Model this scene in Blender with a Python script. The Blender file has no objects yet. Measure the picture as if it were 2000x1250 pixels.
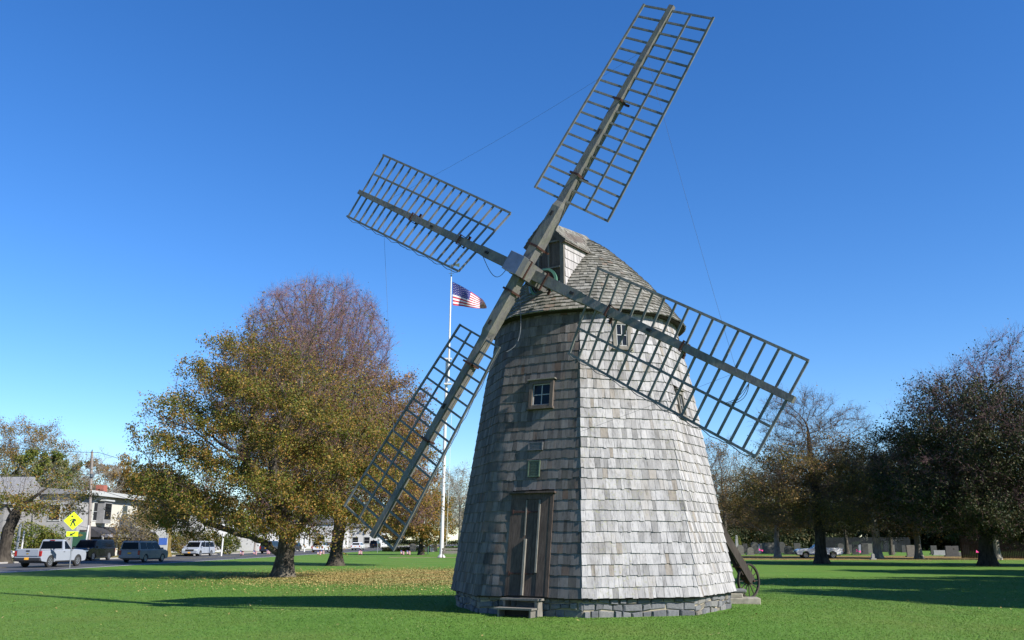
import bpy, bmesh, math, random
import numpy as np
from mathutils import Vector, Matrix
SC = bpy.context.scene
COL = SC.collection
R_ = math.radians
# ------------------------------------------------------------------ camera
F_PX, HOR, EYE = 1775.136, 1055.0, 1.6          # focal length in px of a 2000 px wide frame, horizon line, eye height
TH = math.atan((HOR - 625) / F_PX)
cam = bpy.data.cameras.new('camera'); camo = bpy.data.objects.new('camera', cam); COL.objects.link(camo)
cam.sensor_width = 36; cam.lens = 36 * F_PX / 2000; cam.clip_end = 5000; cam.clip_start = .1
camo.location = (0, 0, EYE); camo.rotation_euler = (math.pi / 2 + TH, 0, 0)
SC.camera = camo
# ------------------------------------------------------------------ sun and sky
SUN_AZ, SUN_EL = R_(-32.5), R_(34)
sd = Vector((math.cos(SUN_EL) * math.cos(SUN_AZ), math.cos(SUN_EL) * math.sin(SUN_AZ), math.sin(SUN_EL)))
W = bpy.data.worlds.new('World'); SC.world = W; W.use_nodes = True
nt = W.node_tree; nt.nodes.clear()
sky = nt.nodes.new('ShaderNodeTexSky'); sky.sky_type = 'NISHITA'; sky.sun_disc = False
sky.sun_elevation = SUN_EL; sky.sun_rotation = math.atan2(sd.x, sd.y)
sky.air_density = 1.0; sky.dust_density = 0.0; sky.ozone_density = 6.0; sky.altitude = 0
hs = nt.nodes.new('ShaderNodeHueSaturation'); hs.inputs['Saturation'].default_value = 1.2; hs.inputs['Hue'].default_value = .508
bg = nt.nodes.new('ShaderNodeBackground'); bg.inputs['Strength'].default_value = 0.099
wo = nt.nodes.new('ShaderNodeOutputWorld')
nt.links.new(sky.outputs[0], hs.inputs['Color']); nt.links.new(hs.outputs[0], bg.inputs[0]); nt.links.new(bg.outputs[0], wo.inputs[0])
sl = bpy.data.lights.new('sun', 'SUN'); sl.energy = 4.8; sl.angle = R_(.53); sl.color = (1, .95, .87)
so = bpy.data.objects.new('sun', sl); COL.objects.link(so); so.rotation_euler = (-sd).to_track_quat('-Z', 'Y').to_euler()
so.location = (40, -20, 60)
SC.view_settings.view_transform = 'Standard'; SC.view_settings.look = 'None'; SC.view_settings.gamma = 1
SC.view_settings.use_curve_mapping = False; SC.view_settings.exposure = 0.95
SC.cycles.max_bounces = 6; SC.cycles.transparent_max_bounces = 8

# ------------------------------------------------------------------ geometry helpers
_c, _s = math.cos(TH), math.sin(TH)
CX, CY = 1.956, 23.536                          # axis of the mill
def sstep(a, b, x):
    t = np.clip((x - a) / (b - a), 0, 1); return t * t * (3 - 2 * t)
GL = -.25
def ground_z(x, y):
    return GL * sstep(3.7, 14, np.hypot(np.asarray(x) - CX, np.asarray(y) - CY))
def at(px, py):                                  # the ground point seen at a photo pixel
    a = (px - 1000) / F_PX; b = (625 - py) / F_PX
    d = (a, _c - b * _s, _s + b * _c)
    g = GL
    for _ in range(12):
        t = (g - EYE) / d[2]; x, y = t * d[0], t * d[1]; g = float(ground_z(x, y))
    return Vector((x, y, g))
def gp(px, Y):                                   # ground point in photo column px at distance Y
    x = (px - 1000) / F_PX * (Y * _c + (GL - EYE) * _s)
    return Vector((x, Y, float(ground_z(x, Y))))
ORG = {}
def tag(o, label=None, cat=None, group=None, kind=None):
    if label: o['label'] = label
    if cat: o['category'] = cat
    if group: o['group'] = group
    if kind: o['kind'] = kind
    return o
def thing(name, label, cat, loc=(0, 0, 0), rot=0, group=None, local=False):
    o = bpy.data.objects.new(name, None); COL.objects.link(o); o.empty_display_size = .3
    o.location = loc; o.rotation_euler = (0, 0, rot)
    ORG[o.name] = Vector((0, 0, 0)) if local else Vector(loc)
    return tag(o, label, cat, group)
def link_mesh(name, me, mats, parent):
    o = bpy.data.objects.new(name, me); COL.objects.link(o)
    for m in (mats if isinstance(mats, (list, tuple)) else [mats]): me.materials.append(m)
    if parent is not None:
        o.parent = parent; ORG[o.name] = ORG[parent.name]
    else: ORG[o.name] = Vector((0, 0, 0))
    return o
def bulk(name, V, Fc, mats, parent=None, mi=None, smooth=False):
    V = np.asarray(V, np.float32); Fc = np.asarray(Fc, np.int32)
    if parent is not None: V = V - np.array(ORG[parent.name], np.float32)
    me = bpy.data.meshes.new(name); n, k = Fc.shape
    me.vertices.add(len(V)); me.vertices.foreach_set('co', V.ravel())
    me.loops.add(n * k); me.loops.foreach_set('vertex_index', Fc.ravel())
    me.polygons.add(n); me.polygons.foreach_set('loop_start', np.arange(0, n * k, k, dtype=np.int32))
    me.polygons.foreach_set('loop_total', np.full(n, k, np.int32))
    if mi is not None: me.polygons.foreach_set('material_index', np.asarray(mi, np.int32))
    if smooth: me.polygons.foreach_set('use_smooth', np.ones(n, bool))
    me.update(calc_edges=True); me.validate()
    return link_mesh(name, me, mats, parent)
class MB:
    def __init__(s): s.V = []; s.F = []; s.M = []; s.m = 0
    def add(s, vs, fs, m=None):
        b = len(s.V); s.V += [tuple(v) for v in vs]; s.F += [tuple(i + b for i in f) for f in fs]
        s.M += [s.m if m is None else m] * len(fs); return s
    BF = [(0, 3, 2, 1), (4, 5, 6, 7), (0, 1, 5, 4), (1, 2, 6, 5), (2, 3, 7, 6), (3, 0, 4, 7)]
    def hexa(s, v, m=None): return s.add(v, MB.BF, m)
    def box(s, c, sz, rz=0, m=None):
        x, y, z = [k / 2 for k in sz]; ca, sa = math.cos(rz), math.sin(rz)
        v = [(-x, -y, -z), (x, -y, -z), (x, y, -z), (-x, y, -z), (-x, -y, z), (x, -y, z), (x, y, z), (-x, y, z)]
        return s.hexa([(c[0] + p[0] * ca - p[1] * sa, c[1] + p[0] * sa + p[1] * ca, c[2] + p[2]) for p in v], m)
    def beam(s, p0, p1, w, h, up=(0, 0, 1), w1=None, h1=None, m=None):
        p0 = Vector(p0); p1 = Vector(p1); d = (p1 - p0).normalized(); up = Vector(up)
        a = d.cross(up)
        if a.length < 1e-4: a = d.cross(Vector((1, 0, 0)))
        a.normalize(); b = a.cross(d).normalized(); w1 = w if w1 is None else w1; h1 = h if h1 is None else h1
        q = [(-1, -1), (1, -1), (1, 1), (-1, 1)]
        return s.hexa([p0 + a * (i * w / 2) + b * (j * h / 2) for i, j in q] + [p1 + a * (i * w1 / 2) + b * (j * h1 / 2) for i, j in q], m)
    def tube(s, pts, r, n=6, m=None, cap=True):
        pts = [Vector(p) for p in pts]; k = len(pts); rr = r if isinstance(r, (list, tuple)) else [r] * k
        vs = []; fs = []
        for i, p in enumerate(pts):
            d = (pts[min(i + 1, k - 1)] - pts[max(i - 1, 0)]).normalized()
            a = d.cross(Vector((.13, .31, .94)))
            if a.length < .05: a = d.cross(Vector((1, 0, 0)))
            a.normalize(); b = d.cross(a)
            for j in range(n):
                t = 2 * math.pi * j / n; vs.append(p + (a * math.cos(t) + b * math.sin(t)) * rr[i])
        for i in range(k - 1):
            for j in range(n): fs.append((i * n + j, i * n + (j + 1) % n, (i + 1) * n + (j + 1) % n, (i + 1) * n + j))
        if cap: fs.append(tuple(reversed(range(n)))); fs.append(tuple((k - 1) * n + j for j in range(n)))
        return s.add(vs, fs, m)
    def prism(s, poly, off, m=None):               # poly: 3-D points, off: extrusion
        n = len(poly); off = Vector(off); p = [Vector(q) for q in poly]
        return s.add(p + [q + off for q in p], [tuple(reversed(range(n))), tuple(range(n, 2 * n))] + [(i, (i + 1) % n, n + (i + 1) % n, n + i) for i in range(n)], m)
    def lathe(s, c, prof, n=20, axis=None, m=None):  # prof: (r, h) along axis
        ax = Vector(axis or (0, 0, 1)).normalized(); a = ax.cross(Vector((0, 1, 0)) if abs(ax.y) < .9 else Vector((1, 0, 0))).normalized(); b = ax.cross(a)
        vs = []; fs = []; k = len(prof); c = Vector(c)
        for r, h in prof:
            for j in range(n):
                t = 2 * math.pi * j / n; vs.append(c + ax * h + (a * math.cos(t) + b * math.sin(t)) * max(r, 1e-4))
        for i in range(k - 1):
            for j in range(n): fs.append((i * n + j, i * n + (j + 1) % n, (i + 1) * n + (j + 1) % n, (i + 1) * n + j))
        return s.add(vs, fs, m)
    def build(s, name, mats, parent=None, smooth=False, bevel=0, fix=False):
        o = ORG[parent.name] if parent is not None else Vector((0, 0, 0))
        me = bpy.data.meshes.new(name)
        me.from_pydata([(v[0] - o[0], v[1] - o[1], v[2] - o[2]) for v in s.V], [], s.F)
        me.polygons.foreach_set('material_index', s.M)
        bm = bmesh.new(); bm.from_mesh(me); bmesh.ops.recalc_face_normals(bm, faces=bm.faces); bm.to_mesh(me); bm.free()
        if smooth: me.polygons.foreach_set('use_smooth', [True] * len(me.polygons))
        me.update(); ob = link_mesh(name, me, mats, parent)
        if bevel:
            b = ob.modifiers.new('bevel', 'BEVEL'); b.width = bevel; b.segments = 2; b.limit_method = 'ANGLE'; b.angle_limit = R_(35)
        return ob

# ------------------------------------------------------------------ materials
class NT:
    def __init__(s, name):
        s.m = bpy.data.materials.new(name); s.m.use_nodes = True; s.t = s.m.node_tree; s.t.nodes.clear()
        s.out = s.n('ShaderNodeOutputMaterial'); s.p = s.n('ShaderNodeBsdfPrincipled'); s.l(s.p.outputs[0], s.out.inputs[0])
    def n(s, t): return s.t.nodes.new(t)
    def l(s, a, b): s.t.links.new(a, b)
    def coord(s, kind='Object', scale=(1, 1, 1)):
        c = s.n('ShaderNodeTexCoord'); m = s.n('ShaderNodeMapping'); m.inputs['Scale'].default_value = scale
        s.l(c.outputs[kind], m.inputs[0]); return m.outputs[0]
    def noise(s, v, scale, detail=4, rough=.55):
        n = s.n('ShaderNodeTexNoise'); n.inputs['Scale'].default_value = scale; n.inputs['Detail'].default_value = detail; n.inputs['Roughness'].default_value = rough
        s.l(v, n.inputs['Vector']); return n.outputs['Fac']
    def ramp(s, f, stops):
        r = s.n('ShaderNodeValToRGB'); e = r.color_ramp.elements
        while len(e) < len(stops): e.new(.5)
        for q, (p, c) in zip(e, stops): q.position = p; q.color = (*c, 1) if len(c) == 3 else c
        s.l(f, r.inputs[0]); return r.outputs[0]
    def mix(s, f, a, b, mode='MIX'):
        m = s.n('ShaderNodeMix'); m.data_type = 'RGBA'; m.blend_type = mode
        for v, i in ((f, 0), (a, 6), (b, 7)):
            if isinstance(v, (int, float)): m.inputs[i].default_value = v
            elif isinstance(v, (tuple, list)): m.inputs[i].default_value = (*v, 1)
            else: s.l(v, m.inputs[i])
        return m.outputs[2]
    def math(s, op, a, b=None):
        m = s.n('ShaderNodeMath'); m.operation = op
        for v, i in ((a, 0), (b, 1)):
            if v is None: continue
            if isinstance(v, (int, float)): m.inputs[i].default_value = v
            else: s.l(v, m.inputs[i])
        return m.outputs[0]
    def island(s): return s.n('ShaderNodeNewGeometry').outputs['Random Per Island']
    def bump(s, h, d, strength=.6):
        b = s.n('ShaderNodeBump'); b.inputs['Distance'].default_value = d; b.inputs['Strength'].default_value = strength
        s.l(h, b.inputs['Height']); s.l(b.outputs[0], s.p.inputs['Normal'])
    def done(s, col, rough=.8, metal=0, spec=None):
        if isinstance(col, (tuple, list)): s.p.inputs['Base Color'].default_value = (*col, 1)
        else: s.l(col, s.p.inputs['Base Color'])
        if isinstance(rough, (int, float)): s.p.inputs['Roughness'].default_value = rough
        else: s.l(rough, s.p.inputs['Roughness'])
        s.p.inputs['Metallic'].default_value = metal
        if spec is not None: s.p.inputs['Specular IOR Level'].default_value = spec
        return s.m
BANK = {}
def plain(name, c, rough=.6, metal=0, var=.12, sc=6., coat=0, spec=None):
    if name in BANK: return BANK[name]
    t = NT(name); v = t.coord(); f = t.noise(v, sc, 5)
    lo = tuple(x * (1 - var) for x in c); hi = tuple(min(1, x * (1 + var)) for x in c)
    if coat: t.p.inputs['Coat Weight'].default_value = coat; t.p.inputs['Coat Roughness'].default_value = .05
    BANK[name] = t.done(t.ramp(f, [(.3, lo), (.7, hi)]), rough, metal, spec); return BANK[name]
def shingle_mat(name, stops, moss=.0, mosscol=(.2, .22, .08), stain=.5, bmp=.5):
    t = NT(name); v = t.coord(); isl = t.island()
    base = t.ramp(isl, stops)
    streak = t.math('ADD', t.math('MULTIPLY', t.noise(t.coord('Object', (1, 1, .05)), 13, 5, .7), .65), t.math('MULTIPLY', t.noise(t.coord('Object', (1, 1, .07)), 34, 4, .6), .35))
    base = t.mix(.9, base, t.ramp(streak, [(.33, (.38, .37, .36)), (.48, (.93, .93, .93)), (.68, (1.25, 1.23, 1.2))]), 'MULTIPLY')
    big = t.noise(t.coord('Object', (1, 1, .45)), 1.5, 6, .65)
    base = t.mix(t.math('MULTIPLY', t.ramp(big, [(.52, (0, 0, 0)), (.7, (1, 1, 1))]), stain), base, t.mix(.5, base, (.17, .145, .11)))
    spots = t.noise(v, 16, 4, .7); patch = t.noise(v, 1.1, 3)
    mk = t.math('MULTIPLY', t.ramp(spots, [(.56, (0, 0, 0)), (.66, (1, 1, 1))]), t.ramp(patch, [(.42, (0, 0, 0)), (.62, (1, 1, 1))]))
    base = t.mix(t.math('MULTIPLY', mk, moss), base, mosscol)
    t.bump(t.noise(t.coord('Object', (1, 1, .06)), 60, 3, .6), .008, bmp)
    return t.done(base, .85, 0, .25)
def wood_mat(name, a, b, along=(1, 1, .06), sc=30, moss=0):
    t = NT(name); f = t.noise(t.coord('Object', along), sc, 5, .65); g = t.noise(t.coord(), 2.2, 4)
    c = t.ramp(f, [(.3, a), (.7, b)]); c = t.mix(t.ramp(g, [(.4, (0, 0, 0)), (.75, (.6, .6, .6))]), c, tuple(x * .55 for x in a))
    if moss: c = t.mix(t.math('MULTIPLY', t.ramp(t.noise(t.coord(), 5, 4), [(.45, (0, 0, 0)), (.6, (1, 1, 1))]), moss), c, (.2, .22, .1))
    t.bump(f, .006, .5); return t.done(c, .85, 0, .25)
M = {}
M['shingle'] = shingle_mat('weathered_wall_shingle', [(0, (.16, .156, .155)), (.14, (.232, .226, .227)), (.5, (.305, .298, .30)), (.88, (.345, .337, .339)), (1, (.20, .175, .15))], .6, (.22, .225, .10), .8)
M['shingle_shaded'] = shingle_mat('shade_toned_wall_shingle', [(0, (.055, .05, .047)), (.15, (.08, .074, .071)), (.5, (.108, .10, .097)), (.88, (.15, .14, .136)), (1, (.10, .068, .053))], .4, (.14, .145, .07), .8, .15)  # shingle for the walls turned from the sun, their shade put into the colour
M['cap_shingle'] = shingle_mat('mossy_cap_shingle', [(0, (.10, .096, .082)), (.3, (.15, .144, .125)), (.7, (.19, .183, .162)), (.93, (.235, .228, .205)), (1, (.16, .12, .092))], .6, (.20, .205, .12), .6)
M['cheek'] = shingle_mat('pale_cheek_shingle', [(0, (.30, .285, .28)), (1, (.37, .352, .345))], 0, stain=.1)
M['old_wood'] = wood_mat('grey_brown_old_wood', (.07, .056, .046), (.145, .12, .10))
M['door_wood'] = wood_mat('brown_door_wood', (.05, .036, .029), (.11, .083, .068))
M['sash'] = plain('worn_white_sash', (.27, .275, .27), .6, 0, .1)
M['grey_wood'] = wood_mat('silvered_wood', (.13, .12, .10), (.22, .205, .18), (1, 1, .2))
M['stock_wood'] = wood_mat('weathered_stock_wood', (.105, .100, .098), (.195, .188, .178), (1, 1, .3), 22, .15)
M['lath_wood'] = wood_mat('grey_green_lath_wood', (.10, .105, .102), (.20, .203, .195), (1, 1, .3), 14, .08)
M['black_wood'] = wood_mat('blackened_wood', (.028, .024, .02), (.06, .05, .042))
M['rust'] = plain('rusty_iron', (.06, .025, .017), .8, .3, .5, 20)
M['dark_iron'] = plain('dark_iron', (.035, .028, .024), .7, .4, .3)
M['galv'] = plain('dull_sheet_metal', (.20, .21, .235), .45, .7, .18, 5)
M['green_iron'] = plain('green_painted_iron', (.06, .16, .11), .6, 0, .25)
M['black'] = plain('black_void', (.012, .012, .013), .9)
M['pane'] = plain('window_glass', (.012, .014, .017), .08, 0, .2, spec=.22)
M['white_paint'] = plain('white_paint', (.40, .41, .40), .5, 0, .04)
M['bronze'] = plain('verdigris_bronze', (.06, .095, .062), .65, .1, .35, 14)
M['bronze_dark'] = plain('brown_bronze', (.055, .058, .036), .6, .2, .4, 20)
M['plaque_grey'] = plain('grey_bronze', (.085, .088, .09), .6, .2, .25, 20)
M['wire'] = plain('grey_wire', (.08, .09, .1), .6)
M['cord'] = plain('pale_cord', (.5, .5, .47), .7)
def stone_mat():
    t = NT('blue_grey_fieldstone'); v = t.coord(); c = t.ramp(t.island(), [(0, (.075, .078, .084)), (.4, (.115, .119, .126)), (.8, (.15, .152, .156)), (.93, (.16, .145, .11)), (1, (.13, .12, .10))])
    n = t.noise(v, 14, 6, .7); c = t.mix(.7, c, t.ramp(n, [(.3, (.6, .6, .62)), (.7, (1.25, 1.25, 1.25))]), 'MULTIPLY'); t.bump(n, .02, .7)
    return t.done(c, .85)
M['stone'] = stone_mat()
M['mortar'] = plain('pale_mortar', (.27, .24, .17), .95, 0, .2, 8)
M['step_stone'] = plain('worn_step_stone', (.24, .22, .175), .9, 0, .3, 7)
M['slate'] = plain('grey_slab', (.14, .14, .14), .9, 0, .25, 7)
def bark(name, a, b):
    t = NT(name); f = t.noise(t.coord('Object', (1, 1, .25)), 7, 6, .7); g = t.noise(t.coord(), 1.2, 4)
    c = t.ramp(f, [(.35, a), (.68, b)]); c = t.mix(t.ramp(g, [(.5, (0, 0, 0)), (.7, (.7, .7, .7))]), c, (b[0] * 1.5, b[1] * 1.5, b[2] * 1.4))
    t.bump(f, .05, .9); return t.done(c, .95, 0, .1)
M['bark'] = bark('grey_brown_bark', (.035, .03, .025), (.12, .105, .085))
M['bark_dark'] = bark('dark_bark', (.022, .019, .016), (.07, .06, .05))
M['bark_pale'] = bark('pale_bark', (.12, .11, .095), (.27, .25, .21))
M['bark_yellow'] = bark('lichen_yellow_bark', (.08, .065, .03), (.20, .145, .05))
M['twig_purple'] = plain('purple_brown_twigs', (.17, .095, .10), .9, 0, .25, 2)
M['twig_brown'] = plain('brown_twigs', (.10, .07, .055), .9, 0, .3, 2)
M['twig_pale'] = plain('pale_twigs', (.22, .195, .165), .9, 0, .2, 2)
def leaf_mat(name, stops, tr=.35):
    t = NT(name); c = t.ramp(t.island(), stops)
    n = t.noise(t.coord(), .55, 4, .6)
    c = t.mix(.85, c, t.ramp(n, [(.34, (.72, .92, .7)), (.66, (1.3, 1.05, .95))]), 'MULTIPLY')
    t.done(c, .6, 0, .25)
    tl = t.n('ShaderNodeBsdfTranslucent'); t.l(c, tl.inputs[0]); mx = t.n('ShaderNodeMixShader'); mx.inputs[0].default_value = tr
    t.l(t.p.outputs[0], mx.inputs[1]); t.l(tl.outputs[0], mx.inputs[2]); t.l(mx.outputs[0], t.out.inputs[0]); return t.m
M['leaf_olive'] = leaf_mat('olive_rust_leaves', [(0, (.075, .11, .018)), (.35, (.14, .15, .028)), (.65, (.22, .175, .036)), (.87, (.28, .145, .038)), (1, (.38, .26, .075))])
M['leaf_rust'] = leaf_mat('rust_orange_leaves', [(0, (.10, .11, .022)), (.35, (.19, .15, .03)), (.7, (.26, .15, .036)), (1, (.34, .2, .06))])
M['leaf_brown'] = leaf_mat('dry_brown_leaves', [(0, (.08, .08, .024)), (.4, (.14, .115, .034)), (.7, (.22, .14, .045)), (1, (.32, .2, .08))])
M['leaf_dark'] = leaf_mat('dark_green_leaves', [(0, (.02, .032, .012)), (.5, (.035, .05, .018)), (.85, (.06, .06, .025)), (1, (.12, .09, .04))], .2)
M['leaf_green'] = leaf_mat('yellow_green_leaves', [(0, (.06, .10, .02)), (.5, (.12, .15, .03)), (1, (.25, .22, .05))])
M['leaf_pale'] = leaf_mat('sparse_buff_leaves', [(0, (.15, .13, .06)), (.5, (.24, .19, .09)), (1, (.30, .2, .08))])
M['litter'] = leaf_mat('fallen_yellow_leaves', [(0, (.20, .16, .06)), (.5, (.28, .235, .09)), (1, (.36, .31, .14))], .1)
M['asphalt'] = plain('asphalt', (.05, .05, .053), .9, 0, .25, 3)
M['marking'] = plain('road_paint_white', (.45, .45, .44), .8, 0, .15, 4)
M['yellow_line'] = plain('road_paint_yellow', (.5, .36, .05), .8, 0, .15, 4)
M['concrete'] = plain('pale_concrete', (.30, .285, .265), .9, 0, .12, 3)
def ground_mat():
    t = NT('lawn_soil'); v = t.coord('Object'); sx = t.n('ShaderNodeSeparateXYZ'); t.l(v, sx.inputs[0])
    n1 = t.noise(v, .35, 5); n2 = t.noise(v, 3.0, 6, .7); n3 = t.noise(v, 40, 3, .7); n4 = t.noise(v, .09, 4)
    g = t.ramp(n1, [(.3, (.075, .162, .021)), (.7, (.10, .198, .03))])
    g = t.mix(.75, g, t.ramp(n2, [(.25, (.75, .8, .7)), (.75, (1.22, 1.15, 1.2))]), 'MULTIPLY')
    g = t.mix(.8, g, t.ramp(n3, [(.3, (.82, .85, .8)), (.7, (1.15, 1.12, 1.13))]), 'MULTIPLY')
    g = t.mix(t.ramp(t.noise(v, .16, 6, .7), [(.45, (0, 0, 0)), (.7, (.55, .55, .55))]), g, (.135, .17, .035))
    def blob(x, y, rx, ry, soft=.5):
        a = t.math('DIVIDE', t.math('SUBTRACT', sx.outputs[0], x), rx); b = t.math('DIVIDE', t.math('SUBTRACT', sx.outputs[1], y), ry)
        d = t.math('SQRT', t.math('ADD', t.math('MULTIPLY', a, a), t.math('MULTIPLY', b, b)))
        d = t.math('ADD', d, t.math('MULTIPLY', t.math('SUBTRACT', n2, .5), .7))
        return t.ramp(d, [(1 - soft, (1, 1, 1)), (1, (0, 0, 0))])
    sp = t.noise(v, 9, 4, .75)
    lit = t.ramp(t.noise(v, 22, 3), [(.3, (.17, .14, .045)), (.7, (.28, .23, .085))])
    dens = t.ramp(sp, [(.34, (0, 0, 0)), (.50, (1, 1, 1))])
    g = t.mix(t.math('MULTIPLY', blob(-4.5, 50, 10.5, 12), dens), g, lit)
    brown = t.ramp(n3, [(.3, (.13, .08, .035)), (.7, (.30, .17, .07))])
    g = t.mix(t.math('MULTIPLY', blob(38, 102, 40, 14, .3), dens), g, brown)
    t.bump(t.math('ADD', t.math('MULTIPLY', n3, .6), n2), .05, .6)
    return t.done(g, .9, 0, .15)
M['lawn'] = ground_mat()
def blade_mat():
    t = NT('grass_blade'); v = t.coord(); c = t.ramp(t.island(), [(0, (.078, .172, .022)), (.5, (.10, .20, .03)), (.93, (.13, .22, .046)), (1, (.22, .24, .10))])
    c = t.mix(.8, c, t.ramp(t.noise(v, .5, 5, .65), [(.3, (.74, .82, .7)), (.7, (1.2, 1.12, 1.15))]), 'MULTIPLY')
    c = t.mix(t.ramp(t.noise(v, .16, 6, .7), [(.45, (0, 0, 0)), (.7, (.55, .55, .55))]), c, (.15, .18, .04))
    t.done(c, .55, 0, .3)
    tl = t.n('ShaderNodeBsdfTranslucent'); t.l(c, tl.inputs[0]); mx = t.n('ShaderNodeMixShader'); mx.inputs[0].default_value = .35
    t.l(t.p.outputs[0], mx.inputs[1]); t.l(tl.outputs[0], mx.inputs[2]); t.l(mx.outputs[0], t.out.inputs[0]); return t.m
M['blade'] = blade_mat()

# ------------------------------------------------------------------ ground, road, verge
def axis(parts):
    return np.unique(np.round(np.concatenate([np.arange(a, b + 1e-6, st) for a, b, st in parts]), 3))
xs = axis([(-900, -100, 100), (-100, -30, 10), (-30, 30, 1.0), (30, 100, 10), (100, 900, 100)])
ys = axis([(-60, 0, 20), (0, 60, 1.0), (60, 140, 10), (140, 400, 40), (400, 1800, 200)])
gx, gy = np.meshgrid(xs, ys); gz = ground_z(gx, gy)
nx, ny = len(xs), len(ys)
idx = np.arange(nx * ny).reshape(ny, nx)
gf = np.stack([idx[:-1, :-1], idx[:-1, 1:], idx[1:, 1:], idx[1:, :-1]], -1).reshape(-1, 4)
tag(bulk('lawn', np.stack([gx, gy, gz], -1).reshape(-1, 3), gf, M['lawn'], smooth=True), kind='structure')
def near_edge(y): return -31.6 + .042 * y
def far_edge(y): return -44.3 + .042 * y
def strip(name, xa, xb, y0, y1, z, mat, kind='structure', n=1, thick=0):
    b = MB()
    for i in range(n):
        a = y0 + (y1 - y0) * i / n; c = y0 + (y1 - y0) * (i + 1) / n
        if thick: b.hexa([(xa(a), a, z - thick), (xb(a), a, z - thick), (xb(c), c, z - thick), (xa(c), c, z - thick), (xa(a), a, z), (xb(a), a, z), (xb(c), c, z), (xa(c), c, z)])
        else: b.add([(xa(a), a, z), (xb(a), a, z), (xb(c), c, z), (xa(c), c, z)], [(0, 1, 2, 3)])
    return tag(b.build(name, mat), kind=kind)
strip('road', far_edge, near_edge, -40, 900, GL + .004, M['asphalt'])
strip('edge_line', lambda y: near_edge(y) - .55, lambda y: near_edge(y) - .25, -40, 900, GL + .008, M['marking'])
strip('centre_line', lambda y: near_edge(y) - 6.1, lambda y: near_edge(y) - 5.95, -40, 900, GL + .008, M['yellow_line'])
strip('crosswalk_bar', lambda y: near_edge(y) - 5.6, lambda y: near_edge(y) - .9, 54.0, 54.9, GL + .0085, M['marking'])
strip('stop_line', lambda y: near_edge(y) - 5.6, lambda y: near_edge(y) - .9, 57.0, 57.5, GL + .0085, M['marking'])
strip('kerb', lambda y: far_edge(y) - .18, far_edge, -40, 900, GL + .13, M['concrete'], thick=.2)
verge_m = NT('leafy_verge'); _v = verge_m.coord()
_g = verge_m.ramp(verge_m.noise(_v, 1.2, 5, .7), [(.35, (.09, .13, .03)), (.55, (.14, .14, .05)), (.72, (.28, .17, .07))])
_g = verge_m.mix(.8, _g, verge_m.ramp(verge_m.noise(_v, 18, 4, .7), [(.3, (.6, .6, .55)), (.7, (1.3, 1.3, 1.25))]), 'MULTIPLY')
M['verge'] = verge_m.done(_g, .95, 0, .1)
strip('verge', lambda y: far_edge(y) - 2.2, lambda y: far_edge(y) - .18, -40, 900, GL + .12, M['verge'], thick=.2)
strip('pavement', lambda y: far_edge(y) - 3.8, lambda y: far_edge(y) - 2.2, -40, 900, GL + .124, M['concrete'], thick=.2)
strip('front_yard_ground', lambda y: far_edge(y) - 60, lambda y: far_edge(y) - 3.8, -40, 900, GL + .116, M['verge'], thick=.2)
GV = GL + .12

# ------------------------------------------------------------------ the windmill
RNG = random.Random(7)
PSI = math.atan2(-CY, -CX) - .05                 # one corner of the octagon looks at the camera
ZB, ROW = .389, .232
def Rz(z): return 3.516 - .1642 * (z - ZB)
def sm(a, b, x):
    t = min(1, max(0, (x - a) / (b - a))); return t * t * (3 - 2 * t)
def face_frame(k):
    a, b = PSI + k * math.pi / 4, PSI + (k + 1) * math.pi / 4
    return a, b, (a + b) / 2
def FP(k, s, z, off=0.0):                         # point on wall face k: s metres along from its middle, height z, off metres proud
    a, b, m = face_frame(k)
    r = Rz(z); ap = r * math.cos(math.pi / 8); hw = r * math.sin(math.pi / 8)
    x, y = CX + ap * math.cos(m) - s * math.sin(m), CY + ap * math.sin(m) + s * math.cos(m)
    f = sm(5.5, 6.9, z)
    if f > 0:                                     # the top turns round
        an = m + math.atan2(s, ap); rc = r * .965
        x += f * (CX + rc * math.cos(an) - x); y += f * (CY + rc * math.sin(an) - y)
        m = m + f * (an - m)
    return Vector((x + off * math.cos(m), y + off * math.sin(m), z + off * .16))
def FPH(k, s, off, z):                            # upright version for things standing on the ground
    m = face_frame(k)[2]; ap = Rz(ZB) * math.cos(math.pi / 8) + off
    return Vector((CX + ap * math.cos(m) - s * math.sin(m), CY + ap * math.sin(m) + s * math.cos(m), z))
def boxf(b, k, s0, s1, z0, z1, o0, o1, m=None, fn=None):
    f = FP if fn is None else (lambda k_, s_, z_, o_: FPH(k_, s_, o_, z_))
    return b.hexa([f(k, s0, z0, o0), f(k, s1, z0, o0), f(k, s1, z0, o1), f(k, s0, z0, o1), f(k, s0, z1, o0), f(k, s1, z1, o0), f(k, s1, z1, o1), f(k, s0, z1, o1)], m)
mill = thing('windmill', 'old wooden windmill with grey shingled octagonal tower and four lattice sails', 'windmill', (CX, CY, 0))
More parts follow.
